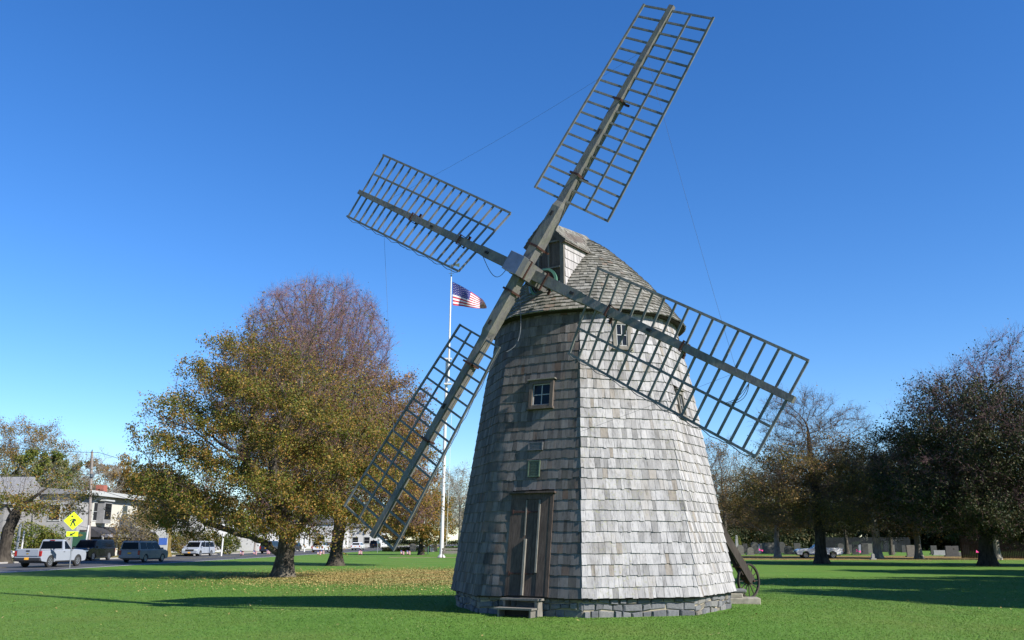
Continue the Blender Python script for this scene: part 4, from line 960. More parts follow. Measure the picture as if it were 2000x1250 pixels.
car('crossover_car', 'white crossover driving away between the two big trunks', 'car', P_white2, on_road(-30.2, 148), YAW, 4.5, 1.85, 1.65, 2.7, .35, 1.0, 1.0, .5)
car('sedan', 'small white sedan driving away right of the rear trunk', 'car', P_white2, on_road(-29.6, 180), YAW, 4.6, 1.8, 1.45, 2.7, .33, .92, .9, .58, False)
car('suv', 'dark SUV parked far up the road right of the white sedan', 'SUV', P_dark, on_road(-33.9, 232), YAW, 4.8, 1.9, 1.75, 2.8, .36, 1.05, 1.04, .55)
car('sedan', 'dark car half hidden behind the rear trunk', 'car', P_dark, on_road(-37.0, 190), YAW + math.pi, 4.6, 1.8, 1.45, 2.7, .33, .92, .9, .58, False)
car('sedan', 'dark car parked right of the big forked trunk', 'car', P_black, on_road(-37.4, 160), YAW + math.pi, 4.6, 1.8, 1.5, 2.7, .33, .92, .92, .58, False)
car('suv', 'blue-black SUV hidden behind the thick forked trunk', 'SUV', P_dark, on_road(-34.2, 133), YAW, 4.8, 1.9, 1.75, 2.8, .36, 1.05, 1.04, .55)
car('sedan', 'tiny dark car farthest up the road', 'car', P_black, on_road(-27.5, 262), YAW, 4.6, 1.8, 1.45, 2.7, .33, .92, .9, .58, False)
pw = gp(1599, 98)
P_white3 = paint('bright_white_car_paint', (.7, .7, .7))
car('pickup_truck', 'small white pickup parked behind the dark trunk by the graveyard', 'pickup', P_white3, (pw.x, pw.y, GL), R_(180 - 6), 4.75, 1.75, 1.62, 2.75, .33, 1.0, .98, .86, True, -.3)

# ------------------------------------------------------------------ street furniture
M['sign_yellow'] = plain('fluorescent_yellow_green', (.52, .72, .004), .5, 0, .05)
M['sign_black'] = plain('sign_black', (.01, .01, .01), .5)
M['post_grey'] = plain('galvanised_post', (.22, .24, .26), .5, .5)
M['post_white'] = plain('white_post', (.55, .55, .54), .6, 0, .06)
M['pole_wood'] = wood_mat('grey_pole_wood', (.19, .165, .15), (.27, .24, .215), (1, 1, .1), 10)
M['sign_green'] = plain('dark_green_board', (.03, .09, .055), .5)
M['sign_blue'] = plain('blue_board', (.05, .12, .4), .5)
p = at(136, 1109); sz = lambda h: p.z + h
sg = thing('crossing_sign', 'yellow-green diamond pedestrian crossing sign on a grey post by the road', 'road sign', p)
f = Vector((p.x, p.y, 0)).normalized() * -1; rgt = Vector((-f.y, f.x, 0)); q = lambda a, z, o=0: Vector((p.x, p.y, p.z)) + rgt * (a - z * .03) + f * o + Vector((0, 0, z))
b = MB(); b.tube([q(0, -.1), q(0, 3.7)], .035, 8); b.build('post', M['post_grey'], sg)
HD, HC = .62, 3.16
b = MB(); b.prism([q(0, HC - HD, .04), q(HD, HC, .04), q(0, HC + HD, .04), q(-HD, HC, .04)], f * .02); d = b.build('diamond_plate', M['sign_yellow'], sg)
ped = [[(-.03, .10), (.07, .10), (.13, .04), (.07, -.10), (.02, -.13), (-.07, -.12)], [(-.07, -.02), (-.02, -.13), (-.11, -.40), (-.18, -.40)], [(-.02, -.13), (.06, -.10), (.17, -.36), (.12, -.41)], [(-.02, .10), (-.07, .02), (-.20, -.08), (-.22, -.03), (-.11, .06)], [(.06, .10), (.14, .07), (.17, -.07), (.12, -.08), (.10, .03)]]
b = MB()
for poly in ped: b.prism([q(x * 1.05, HC + .04 + z * 1.05, .062) for x, z in poly], f * .006)
b.prism([q(-.085 + .065 * math.cos(t * math.pi / 5), HC + .30 + .065 * math.sin(t * math.pi / 5), .062) for t in range(10)], f * .006)
b.build('walking_figure', M['sign_black'], d)
b = MB(); b.prism([q(-.37, 2.10, .04), q(.37, 2.10, .04), q(.37, 2.44, .04), q(-.37, 2.44, .04)], f * .02); d = b.build('arrow_plate', M['sign_yellow'], sg)
b = MB(); b.prism([q(.16, 2.40, .062), q(-.06, 2.285, .062), q(-.02, 2.215, .062), q(.20, 2.33, .062)], f * .006); b.prism([q(-.18, 2.145, .062), q(-.10, 2.335, .062), q(.06, 2.165, .062)], f * .006); b.build('arrow', M['sign_black'], d)
# utility pole and cables
pp = gp(172, 93)
up = thing('utility_pole', 'tall grey wooden utility pole in front of the stucco house', 'utility pole', pp)
b = MB(); b.tube([pp + Vector((0, 0, -.2)), pp + Vector((-.75, 0, 10.6))], [.17, .12], 10); b.build('pole', M['pole_wood'], up)
b = MB(); b.tube([pp + Vector((-.75, 0, 10.6)), pp + Vector((-.76, 0, 10.8))], [.06, .04], 8); b.build('insulator', M['trim'], up)
b = MB(); b.box(pp + Vector((-.4, -.1, 8.2)), (.25, .2, .35)); b.build('bracket_box', M['post_grey'], up)
far = gp(497, 150); nearp = gp(-420, 60)
for z, lab, s in ((10.5, 'topmost overhead cable passing the utility pole', .8), (8.4, 'middle overhead cable crossing in front of the spreading tree', 1.2), (6.9, 'lowest overhead cable sagging across the stucco house front', 1.6)):
    b = MB()
    for a, c in ((nearp, pp), (pp, far)):
        u, v = a + Vector((0, 0, z)), c + Vector((0, 0, z)); b.tube([u.lerp(v, i / 12) + Vector((0, 0, -s * math.sin(math.pi * i / 12))) for i in range(13)], .022, 4)
    tag(b.build('overhead_cable', M['trim']), lab, 'cable')
up2 = thing('utility_pole', 'grey utility pole far up the street behind the spreading tree', 'utility pole', far)
b = MB(); b.tube([far, far + Vector((0, 0, 10.6))], [.17, .12], 8); b.build('pole', M['pole_wood'], up2)
# flagpole and flag
fp = at(862, 1089)
fl = thing('flagpole', 'tall white ship-mast flagpole left of the mill', 'flagpole', fp)
hz = at(862, 1089).y
def fpix(px, py, dy=0):                          # a point at the flagpole's distance
    a = (px - 1000) / F_PX; b_ = (625 - py) / F_PX; d = Vector((a, _c - b_ * _s, _s + b_ * _c)); t = (hz + dy) / d.y; return Vector((0, 0, EYE)) + d * t
tv = fpix(881.3, 541, -.3); mid = fpix(872.5, 725)
b = MB(); b.lathe(fp, [(.42, -.05), (.42, .12), (.30, .22), (.2, .4)], 14); b.build('base', M['post_white'], fl)
b = MB(); b.tube([fp, fpix(873, 700)], [.21, .15], 10); b.build('lower_mast', M['post_white'], fl)
off = Vector((.30, -.25, 0))
b = MB(); b.tube([fpix(875.5, 745, -.3), tv], [.13, .075], 10); b.build('topmast', M['post_white'], fl)
b = MB(); b.box(mid + off * .5 + Vector((0, 0, 1.4)), (.8, .55, .18)); b.box(mid + off * .5 + Vector((0, 0, -1.5)), (.8, .55, .18)); b.build('cap_iron', M['post_white'], fl)
b = MB(); b.tube([mid + off + Vector((.45, 0, -1)), fp + Vector((.55, -.1, 1.3))], .022, 4); b.build('halyard', M['cord'], fl)
b = MB(); b.tube([tv, tv + Vector((0, 0, 1.6))], .025, 6); b.beam(tv + Vector((-.3, 0, .45)), tv + Vector((.3, 0, .45)), .04, .04); b.beam(tv + Vector((0, -.3, .5)), tv + Vector((0, .3, .5)), .04, .04); b.lathe(tv + Vector((0, 0, .2)), [(0, -.12), (.12, 0), (0, .12)], 10)
b.prism([tv + Vector((-.7, 0, 1.45)), tv + Vector((.4, 0, 1.38)), tv + Vector((.95, 0, 1.2)), tv + Vector((.95, 0, 1.72)), tv + Vector((.4, 0, 1.54))], Vector((0, .03, 0))); b.build('weathervane', M['bronze'], fl)
M['flag_red'] = plain('flag_red', (.36, .015, .03), .8, 0, .05); M['flag_white'] = plain('flag_white', (.56, .56, .57), .8, 0, .03); M['flag_blue'] = plain('flag_blue', (.025, .03, .17), .8, 0, .05)
top_e = [(883.3, 550), (895, 555.5), (908, 562.5), (917, 568), (926, 574), (934, 579.5), (942, 584.5), (947, 591), (951, 600)]
bot_e = [(884.6, 596), (893, 597), (902, 598), (911, 599.5), (920, 600.8), (929, 601.8), (938, 602.5), (945, 602.8), (950, 602.2)]
def interp(e, u):
    x = u * (len(e) - 1); i = min(int(x), len(e) - 2); f_ = x - i; return (e[i][0] + (e[i + 1][0] - e[i][0]) * f_, e[i][1] + (e[i + 1][1] - e[i][1]) * f_)
def FLG(u, v, o=0):
    t, bo = interp(top_e, u), interp(bot_e, u)
    return fpix(bo[0] + (t[0] - bo[0]) * v, bo[1] + (t[1] - bo[1]) * v, (.32 * math.sin(u * 9 + v * 2.2) + .18 * math.sin(u * 17 - v * 3)) * min(1, u * 3) - .3 + o)
flag = thing('american_flag', 'american flag of stars and stripes drooping from the top of the white flagpole', 'flag', FLG(0, 1))
b = MB(); NU, per = 46, 2
for i in range(NU):
    for j in range(13 * per):
        u0, u1 = i / NU, (i + 1) / NU; v0, v1 = j / (13 * per), (j + 1) / (13 * per); s = j // per
        b.add([FLG(u0, v0), FLG(u1, v0), FLG(u1, v1), FLG(u0, v1)], [(0, 1, 2, 3)], 2 if (s >= 6 and u1 < .42) else (0 if s % 2 == 0 else 1))
b.build('cloth', [M['flag_red'], M['flag_white'], M['flag_blue']], flag)
b = MB()
for r in range(9):
    for c in range(6 if r % 2 == 0 else 5):
        u = (.034 + c * .068 + (0 if r % 2 == 0 else .034)); v = 1 - (r + .9) / 10 * (7 / 13); w_, h_ = .013, .016
        pts = []
        for t in range(10):
            a = math.pi / 2 + t * math.pi / 5; rr_ = 1 if t % 2 == 0 else .42; pts.append(FLG(u + w_ * rr_ * math.cos(a), v + h_ * rr_ * math.sin(a), -.035))
        b.add(pts, [tuple(range(10))])
b.build('stars', M['flag_white'], flag)
# bench by the flagpole
bp_ = at(884, 1090); bn = thing('park_bench', 'grey wooden park bench between the flagpole and the mill', 'bench', bp_)
for z, h, dy in ((.92, .22, .28), (.62, .24, .26)):
    b = MB(); b.box(bp_ + Vector((0, dy, z)), (2.3, .05, h)); b.build('back_board', M['grey_wood'], bn)
b = MB(); b.box(bp_ + Vector((0, 0, .44)), (2.3, .5, .06)); b.build('seat', M['grey_wood'], bn)
for x in (-1.05, 1.05):
    b = MB(); b.box(bp_ + Vector((x, .24, .5)), (.09, .09, 1.06)); b.box(bp_ + Vector((x, -.2, .3)), (.09, .09, .66)); b.box(bp_ + Vector((x, 0, .66)), (.09, .5, .06)); b.build('end_frame', M['old_wood'], bn)
strip('dirt_path', lambda y: -13.5, lambda y: -4.2, 101.6, 103.6, GL + .006, plain('dirt_path', (.28, .19, .11), .95, 0, .2, 2))
# ------------------------------------------------------------------ houses across the road
M['stucco'] = plain('grey_white_stucco', (.28, .277, .275), .9, 0, .1, 2)
M['cream_wall'] = plain('pale_cream_wall', (.48, .465, .41), .9, 0, .06, 2)
M['white_board'] = plain('white_clapboard', (.45, .45, .45), .7, 0, .04, 2)
M['shake_grey'] = plain('grey_shake', (.20, .195, .19), .9, 0, .2, 8)
M['roof_pale'] = plain('pale_grey_roofing', (.20, .20, .205), .9, 0, .12, 5)
M['roof_dark'] = plain('dark_roofing', (.10, .10, .105), .9, 0, .2, 5)
M['awning'] = plain('black_awning_cloth', (.03, .03, .036), .8)
M['awning_stripe'] = plain('grey_awning_edge', (.26, .26, .29), .8)
M['brick'] = plain('red_chimney_brick', (.28, .09, .06), .9, 0, .25, 12)
def hwindow(root, c, w, h, face, wide=.1, mat='pane'):            # face: unit outward vector in xy
    fx, fy = face; rz_ = math.atan2(fy, fx) - math.pi / 2; n = Vector((fx, fy, 0))
    b = MB(); b.box(Vector(c) + n * .02, (w + 2 * wide, .1, h + 2 * wide), rz_); wd = b.build('window', M['white_paint'], root)
    b = MB()
    t = Vector((-fy, fx, 0))
    for s in (1, -1):
        b = MB(); b.box(Vector(c) + n * .075 + Vector((0, 0, s * h / 4)), (w, .02, h / 2 - .05), rz_); b.build('pane', M[mat], wd)
# stucco house: gable end towards the camera, long front along the road
hs_ = thing('stucco_house', 'two-storey grey-white stucco house with bay window and black shop awnings', 'house', (-46.4, 103, GV))
y0, y1, xa, xb_ = 98.5, 121, -55.5, -46.0; EV = 6.5
b = MB(); b.box(((xa + xb_) / 2, (y0 + y1) / 2, GV + EV / 2), (xb_ - xa, y1 - y0, EV)); b.build('wall', M['stucco'], hs_)
b = MB(); b.box((xb_ + .03, (y0 + y1) / 2 + 1.5, GV + 4.8), (.08, y1 - y0 - 3.3, 3.3)); b.build('upper_front', M['cream_wall'], hs_)
xm = (xa + xb_) / 2
b = MB(); b.prism([(xa - .5, y0 - .5, GV + EV), (xb_ + .9, y0 - .5, GV + EV), (xb_ + .9, y0 - .5, GV + EV + .3), (xm, y0 - .5, GV + EV + .75), (xa - .5, y0 - .5, GV + EV + .3)], (0, y1 - y0 + 1, 0)); rf = b.build('roof', M['roof_pale'], hs_)
b = MB(); b.box((xb_ + .93, (y0 + y1) / 2, GV + EV + .2), (.08, y1 - y0 + 1.04, .5)); b.build('fascia', M['white_paint'], rf)
b = MB(); b.box((xm + 2.5, 108.5, GV + EV + .75), (.9, 1.0, 1.5)); b.build('chimney', M['brick'], rf)
for y in (102.5, 110, 115, 119): hwindow(hs_, (xb_ + .05, y, GV + 4.8), 1.3, 1.9, (1, 0))
b = MB(); b.box((xb_ + .45, 103.6, GV + 4.75), (.9, 1.9, 2.4)); bay = tag(b.build('bay_window', M['roof_pale'], hs_), 'bay window box on the upper floor')
b = MB(); b.box((xb_ + .5, 103.6, GV + 4.85), (.9, 1.5, 1.7)); b.build('pane', M['pane'], bay)
b = MB(); b.box((xb_ + .5, 103.6, GV + 6.03), (1.2, 2.3, .16)); b.build('ledge', M['white_paint'], bay)
b = MB(); b.box((xb_ + .06, 109.7, GV + 1.5), (.1, 21, 2.6)); b.build('shop_front', M['trim'], hs_)
for i, y in enumerate((100.5, 104.5, 108.5, 112.5, 116.5)):
    b = MB(); b.box((xb_ + .14, y, GV + 1.3), (.16, .5, 2.6)); b.build('pier', M['cream_wall'], hs_)
for y, w in ((102.4, 3.2), (106.6, 3.2), (112, 4)):
    b = MB(); b.prism([(xb_ + .12, y - w / 2, GV + 3.2), (xb_ + 1.7, y - w / 2, GV + 2.35), (xb_ + 1.7, y - w / 2, GV + 2.05), (xb_ + .12, y - w / 2, GV + 2.1)], (0, w, 0)); a_ = b.build('awning', M['awning'], hs_)
    b = MB(); b.box((xb_ + 1.72, y, GV + 2.2), (.03, w, .3)); b.build('valance', M['awning_stripe'], a_)
hwindow(hs_, (-48.5, y0, GV + 4.6), 1.1, 1.6, (0, -1))
# shingled house at the far left
h2 = thing('shingled_house', 'grey shingled house with air conditioner in an upper window, far left', 'house', (-55, 93, GV))
xa2, xb2, ya2, yb2 = -64.0, -50.6, 92.5, 101
b = MB(); b.box(((xa2 + xb2) / 2, (ya2 + yb2) / 2, GV + 2.6), (xb2 - xa2, yb2 - ya2, 5.2)); b.build('wall', M['shake_grey'], h2)
b = MB(); b.prism([(xa2 - .4, ya2 - .5, GV + 5.2), (xa2 - .4, (ya2 + yb2) / 2, GV + 8.2), (xa2 - .4, yb2 + .5, GV + 5.2)], (xb2 - xa2 + .8, 0, 0)); b.build('roof', M['roof_pale'], h2)
hwindow(h2, (-52.6, ya2, GV + 4.2), 1.2, 1.3, (0, -1)); hwindow(h2, (-58, ya2, GV + 3.8), 1.1, 1.5, (0, -1)); hwindow(h2, (-55.4, ya2, GV + 1.6), 1.1, 1.5, (0, -1))
b = MB(); b.box((-52.6, ya2 - .3, GV + 3.3), (.75, .6, .5)); ac = b.build('air_conditioner', M['white_paint'], h2)
b = MB(); b.box((-52.7, ya2 - .61, GV + 3.3), (.4, .02, .34)); b.build('grille', M['slate'], ac)
# white clapboard buildings up the street
def plain_house(name, label, x0, x1, y0, y1, h, rise, wall, roof, wins, ridge='y', group=None):
    r = thing(name, label, 'building', ((x0 + x1) / 2, (y0 + y1) / 2, GV))
    b = MB(); b.box(((x0 + x1) / 2, (y0 + y1) / 2, GV + h / 2), (x1 - x0, y1 - y0, h)); b.build('wall', M[wall], r)
    b = MB(); xm_ = (x0 + x1) / 2; ym_ = (y0 + y1) / 2
    if ridge == 'y': b.prism([(x0 - .4, y0 - .4, GV + h), (x1 + .4, y0 - .4, GV + h), (xm_, y0 - .4, GV + h + rise)], (0, y1 - y0 + .8, 0))
    else: b.prism([(x0 - .4, y0 - .4, GV + h), (x0 - .4, ym_, GV + h + rise), (x0 - .4, y1 + .4, GV + h)], (x1 - x0 + .8, 0, 0))
    b.build('roof', M[roof], r)
    for c, w, hh, fc in wins: hwindow(r, (c[0], c[1], GV + c[2]), w, hh, fc)
    return r
plain_house('clapboard_house', 'white clapboard building behind the silver minivan and its hedge', -56, -44.5, 134, 150, 5.6, 2.4, 'white_board', 'roof_dark', [((-44.5, y, z), 1.1, 1.5, (1, 0)) for y in (137, 141, 145) for z in (1.6, 4.2)] + [((x, 134, 4.2), 1.1, 1.5, (0, -1)) for x in (-53, -50, -47)])
plain_house('white_garage', 'low white building with blank wall left of the thick forked trunk', -50, -41.6, 154, 168, 3.4, 1.6, 'white_board', 'white_board', [((-41.6, 160, 1.6), 1, 1.2, (1, 0))])
plain_house('white_shop', 'white shop building right of the thick forked trunk', -52, -42, 176, 196, 4.8, 2.2, 'white_board', 'roof_dark', [((-42, y, 1.6), 1.4, 1.6, (1, 0)) for y in (179, 184, 189, 194)] + [((x, 176, 1.7), 1.4, 1.6, (0, -1)) for x in (-50, -47, -44)])
plain_house('white_shop', 'white shop building seen just right of the rear trunk', -50, -39.5, 206, 226, 5.2, 2.4, 'white_board', 'roof_dark', [((-39.5, y, 1.6), 1.4, 1.6, (1, 0)) for y in (210, 216, 222)] + [((x, 206, 1.7), 1.4, 1.6, (0, -1)) for x in (-48, -45, -42)])
plain_house('white_shop', 'farthest white shop building up the street', -46, -36, 245, 270, 5.2, 2.4, 'white_board', 'roof_pale', [((x, 245, 1.7), 1.4, 1.6, (0, -1)) for x in (-44, -41, -38)])
# fences, posts, small signs
wf = thing('rail_fence', 'low white two-rail fence left of the white pickup', 'fence', gp(40, 80) + Vector((0, 0, .12)))
fo = Vector((-44.6, 78, GV)); fe = Vector((-42.4, 89.5, GV))
fo = gp(18, 80); fe = gp(62, 82)
fo.z = fe.z = GV
for i in range(4):
    c = fo.lerp(fe, i / 3); b = MB(); b.box(c + Vector((0, 0, .42)), (.14, .14, .95)); b.build('post', M['post_white'], wf)
for z in (.42, .76):
    b = MB(); b.beam(fo + Vector((0, -.09, z)), fe + Vector((0, -.09, z)), .05, .13); b.build('rail', M['post_white'], wf)
def post(name, label, c, h, r=.06, mat='post_white', lean=.03, cap=None):
    t = thing(name, label, 'post', c); b = MB(); b.tube([c + Vector((0, 0, -.1)), c + Vector((lean * h, 0, h))], r, 8); b.build('shaft', M[mat], t)
    if cap: b = MB(); b.box(c + Vector((lean * h, -.05, h - .1)), cap); b.build('head', M[mat], t)
    return t
g_ = gp(38, 77); g_.z = GV; post('sign_post', 'slim white post in front of the rail fence', g_, 2.5)
g_ = gp(29, 83); g_.z = GV; post('blue_grey_post', 'thicker blue-grey post behind the rail fence', g_, 3.1, .11, 'post_grey')
g_ = gp(1, 84); g_.z = GV; post('white_column', 'white post at the very left edge of the photo', g_, 3.0, .14)
g_ = gp(162, 88); g_.z = GV; post('white_pipe_post', 'white leaning post in front of the utility pole', g_, 3.1, .075, lean=.06)
g_ = gp(432, 112); g_.z = GV; post('white_post', 'short white post behind the silver minivan', g_, 2.6, .1)
g_ = gp(594, 150); g_.z = GV; post('white_post', 'white post left of the white crossover', g_, 4.6, .12)
g_ = gp(737, 142); g_.z = GL; post('stop_sign_post', 'grey road sign post between the rear trunk and the lower sail tip', g_, 2.6, .05, 'post_grey', 0, (.6, .03, .6))
gb = gp(152, 91); gb.z = GV; gs = thing('green_board_sign', 'dark green board sign behind the white pickup', 'sign', gb)
b = MB(); b.box(gb + Vector((0, 0, 1.75)), (1.5, .1, 1.5)); bd = b.build('board', M['sign_green'], gs)
b = MB(); b.prism([gb + Vector((x, -.055, 1.75 + z)) for x, z in ((-.3, .45), (0, .32), (.3, .45), (0, .6))], (0, -.012, 0)); b.build('emblem', M['gold'], bd)
b = MB()
for x in (-.65, .65): b.box(gb + Vector((x, .08, .9)), (.1, .1, 2.0))
b.build('legs', M['post_white'], gs)
bb = gp(316, 104); bb.z = GV; bs = thing('blue_white_sign', 'blue and white board sign left of the lichen-yellow street tree', 'sign', bb)
b = MB(); b.box(bb + Vector((0, 0, 1.5)), (1.0, .12, 1.9)); bd = b.build('board', M['white_paint'], bs)
b = MB(); b.box(bb + Vector((0, -.07, 1.6)), (.9, .02, .75)); b.build('panel', M['sign_blue'], bd)
b = MB(); b.box(bb + Vector((-.42, .05, .4)), (.1, .1, 1.1)); b.box(bb + Vector((.42, .05, .4)), (.1, .1, 1.1)); b.build('legs', M['post_white'], bs)
lp = gp(836, 130); lp_ = thing('street_lamp', 'green lamp post with white globes left of the flagpole', 'street lamp', lp)
b = MB(); b.tube([lp, lp + Vector((0, 0, 3.2))], [.09, .06], 8); b.build('post', M['sign_green'], lp_)
for x in (-.28, .28):
    b = MB(); b.lathe(lp + Vector((x, 0, 3.35)), [(0, -.22), (.16, -.15), (.22, 0), (.16, .15), (0, .22)], 12); b.build('globe', M['white_paint'], lp_)
# shrubs and hedges
def shrub(name, label, c, rx, ry, rz, n, seed, lm, cat='shrub', ls=.16, box=False):
    rng = np.random.default_rng(seed); r = thing(name, label, cat, c, 0, None, local=True)
    v = rng.normal(size=(n, 3)); v /= np.linalg.norm(v, axis=1)[:, None]
    if box: v = np.sign(v) * np.abs(v) ** .35; v /= np.abs(v).max(1)[:, None]
    q = v * (rng.random(n) ** .3)[:, None] * np.array([rx, ry, rz]); lump = 1 + .18 * np.sin(q[:, 0] * 2.2 + seed) * np.cos(q[:, 1] * 2 + q[:, 2] * 2)
    if not box: q *= lump[:, None]
    q[:, 2] += rz; V, F = leaf_mesh(rng, q, ls); bulk('foliage', V, F, M[lm], r)
    b = MB()
    for i in range(5): b.tube([(rng.normal() * rx * .2, rng.normal() * ry * .2, -.1), (rng.normal() * rx * .4, rng.normal() * ry * .4, rz * 1.2)], [.04, .015], 5)
    b.build('stems', M['bark_dark'], r); return r
def gv(px, Y): c = gp(px, Y); c.z = GV; return c
shrub('shrub', 'yellow-green shrub behind the white rail fence', gv(60, 90), 3.2, 1.4, 1.7, 6000, 201, 'leaf_green')
shrub('shrub', 'brown-green shrub against the shingled house', gv(92, 91), 1.6, 1.2, 1.3, 3000, 202, 'leaf_olive')
shrub('shrub', 'round dark green shrub at the foot of the utility pole', gv(186, 95), 1.0, .9, .8, 2500, 203, 'leaf_dark')
shrub('shrub', 'bushy green shrub right of the lichen-yellow street tree', gv(350, 122), 2.0, 1.4, 1.5, 4500, 204, 'leaf_olive')
shrub('shrub', 'bushy shrub behind the roof of the silver minivan', gv(398, 126), 2.6, 1.4, 1.6, 5000, 205, 'leaf_olive')
shrub('shrub', 'low yellow-green shrub right of the silver minivan', gv(446, 126), 1.4, 1.0, 1.3, 3000, 206, 'leaf_green')
shrub('shrub', 'dark shrub in front of the awnings of the stucco house', gv(283, 112), 1.6, 1.2, 1.5, 3500, 207, 'leaf_olive')
shrub('hedge', 'clipped dark green hedge running behind the flagpole', gp(850, 160), 9, 1.2, .95, 9000, 208, 'leaf_dark', 'hedge', .2, True)
shrub('hedge', 'dark hedge behind the obelisk gravestone right of the mill', gp(1470, 158), 9, 1.5, 1.9, 9000, 209, 'leaf_dark', 'hedge', .24, True)
shrub('hedge', 'long dark hedge row closing the graveyard at the back', gp(1700, 180), 38, 1.8, 3.4, 60000, 211, 'leaf_dark', 'hedge', .55, True)
shrub('shrub', 'bright green shrub behind the obelisk gravestone', gp(1437, 143), 1.1, 1, 1.3, 2500, 210, 'leaf_green')
# board fence behind the graveyard
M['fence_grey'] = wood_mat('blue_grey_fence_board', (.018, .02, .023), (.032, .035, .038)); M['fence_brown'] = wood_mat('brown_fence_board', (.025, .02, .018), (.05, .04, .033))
def board_fence(label, a, c, h, mat):
    r = thing('board_fence', label, 'fence', a); d = c - a; n = int(d.length / .16); b = MB(); rz_ = math.atan2(d.y, d.x)
    for i in range(n): b.box(a.lerp(c, (i + .5) / n) + Vector((0, 0, h / 2 + RNG.uniform(-.02, .02))), (.15, .03, h), rz_)
    b.build('boards', M[mat], r)
    for i in range(int(d.length / 2.4) + 1):
        b = MB(); b.box(a.lerp(c, min(1, i * 2.4 / d.length)) + Vector((0, .08, h / 2)), (.12, .12, h + .1), rz_); b.build('post', M[mat], r)
board_fence('grey board fence behind the gravestones and white pickup', gp(1600, 152), gp(1780, 148), 2.3, 'fence_grey')
board_fence('brown board fence at the right edge behind the pale birch trunk', gp(1880, 100), gp(2040, 96), 2.3, 'fence_brown')
# gravestones
M['grave_grey'] = plain('lichen_grey_stone', (.11, .105, .092), .95, 0, .3, 6); M['grave_pale'] = plain('pale_marble', (.22, .22, .215), .9, 0, .15, 4); M['grave_dark'] = plain('dark_slate_stone', (.045, .045, .043), .9, 0, .3, 6); M['grave_blue'] = plain('blue_grey_marble', (.18, .195, .235), .9, 0, .12, 4)
def grave(label, px, py, w, h, shape, mat, t=.22, Y=None):
    c = at(px, py) if Y is None else gp(px, Y); r = thing('gravestone', label, 'gravestone', c); b = MB(); lean = RNG.uniform(-.03, .03)
    if shape == 'obelisk':
        b.beam(c, c + Vector((0, 0, .5)), w * 2, w * 2, (0, 1, 0)); b.beam(c + Vector((0, 0, .5)), c + Vector((0, 0, h - .3)), w, w, (0, 1, 0), w * .7, w * .7); b.build('shaft', M[mat], r)
        b = MB(); b.lathe(c + Vector((0, 0, h - .3)), [(w * .6, 0), (w * .4, .06), (w * .3, .12), (w * .45, .2), (0, .34)], 10); b.build('urn', M[mat], r); return
    if shape == 'round': top_ = [(w / 2 * math.cos(math.pi * i / 8), h - w * .32 + w * .32 * math.sin(math.pi * i / 8)) for i in range(9)]
    elif shape == 'point': top_ = [(w / 2, h - w * .35), (0, h), (-w / 2, h - w * .35)]
    elif shape == 'shoulder': top_ = [(w / 2, h * .8), (w * .36, h * .86), (w * .3, h * .96), (0, h), (-w * .3, h * .96), (-w * .36, h * .86), (-w / 2, h * .8)]
    else: top_ = [(w / 2, h), (-w / 2, h)]
    b.prism([c + Vector((x + lean * z, 0, z)) for x, z in [(-w / 2, .12), (w / 2, .12)] + top_], (0, t, 0)); b.build('slab', M[mat], r, bevel=.02)
    b = MB(); b.box(c + Vector((0, t / 2, .06)), (w + .22, t + .24, .14)); b.build('plinth', M[mat], r)
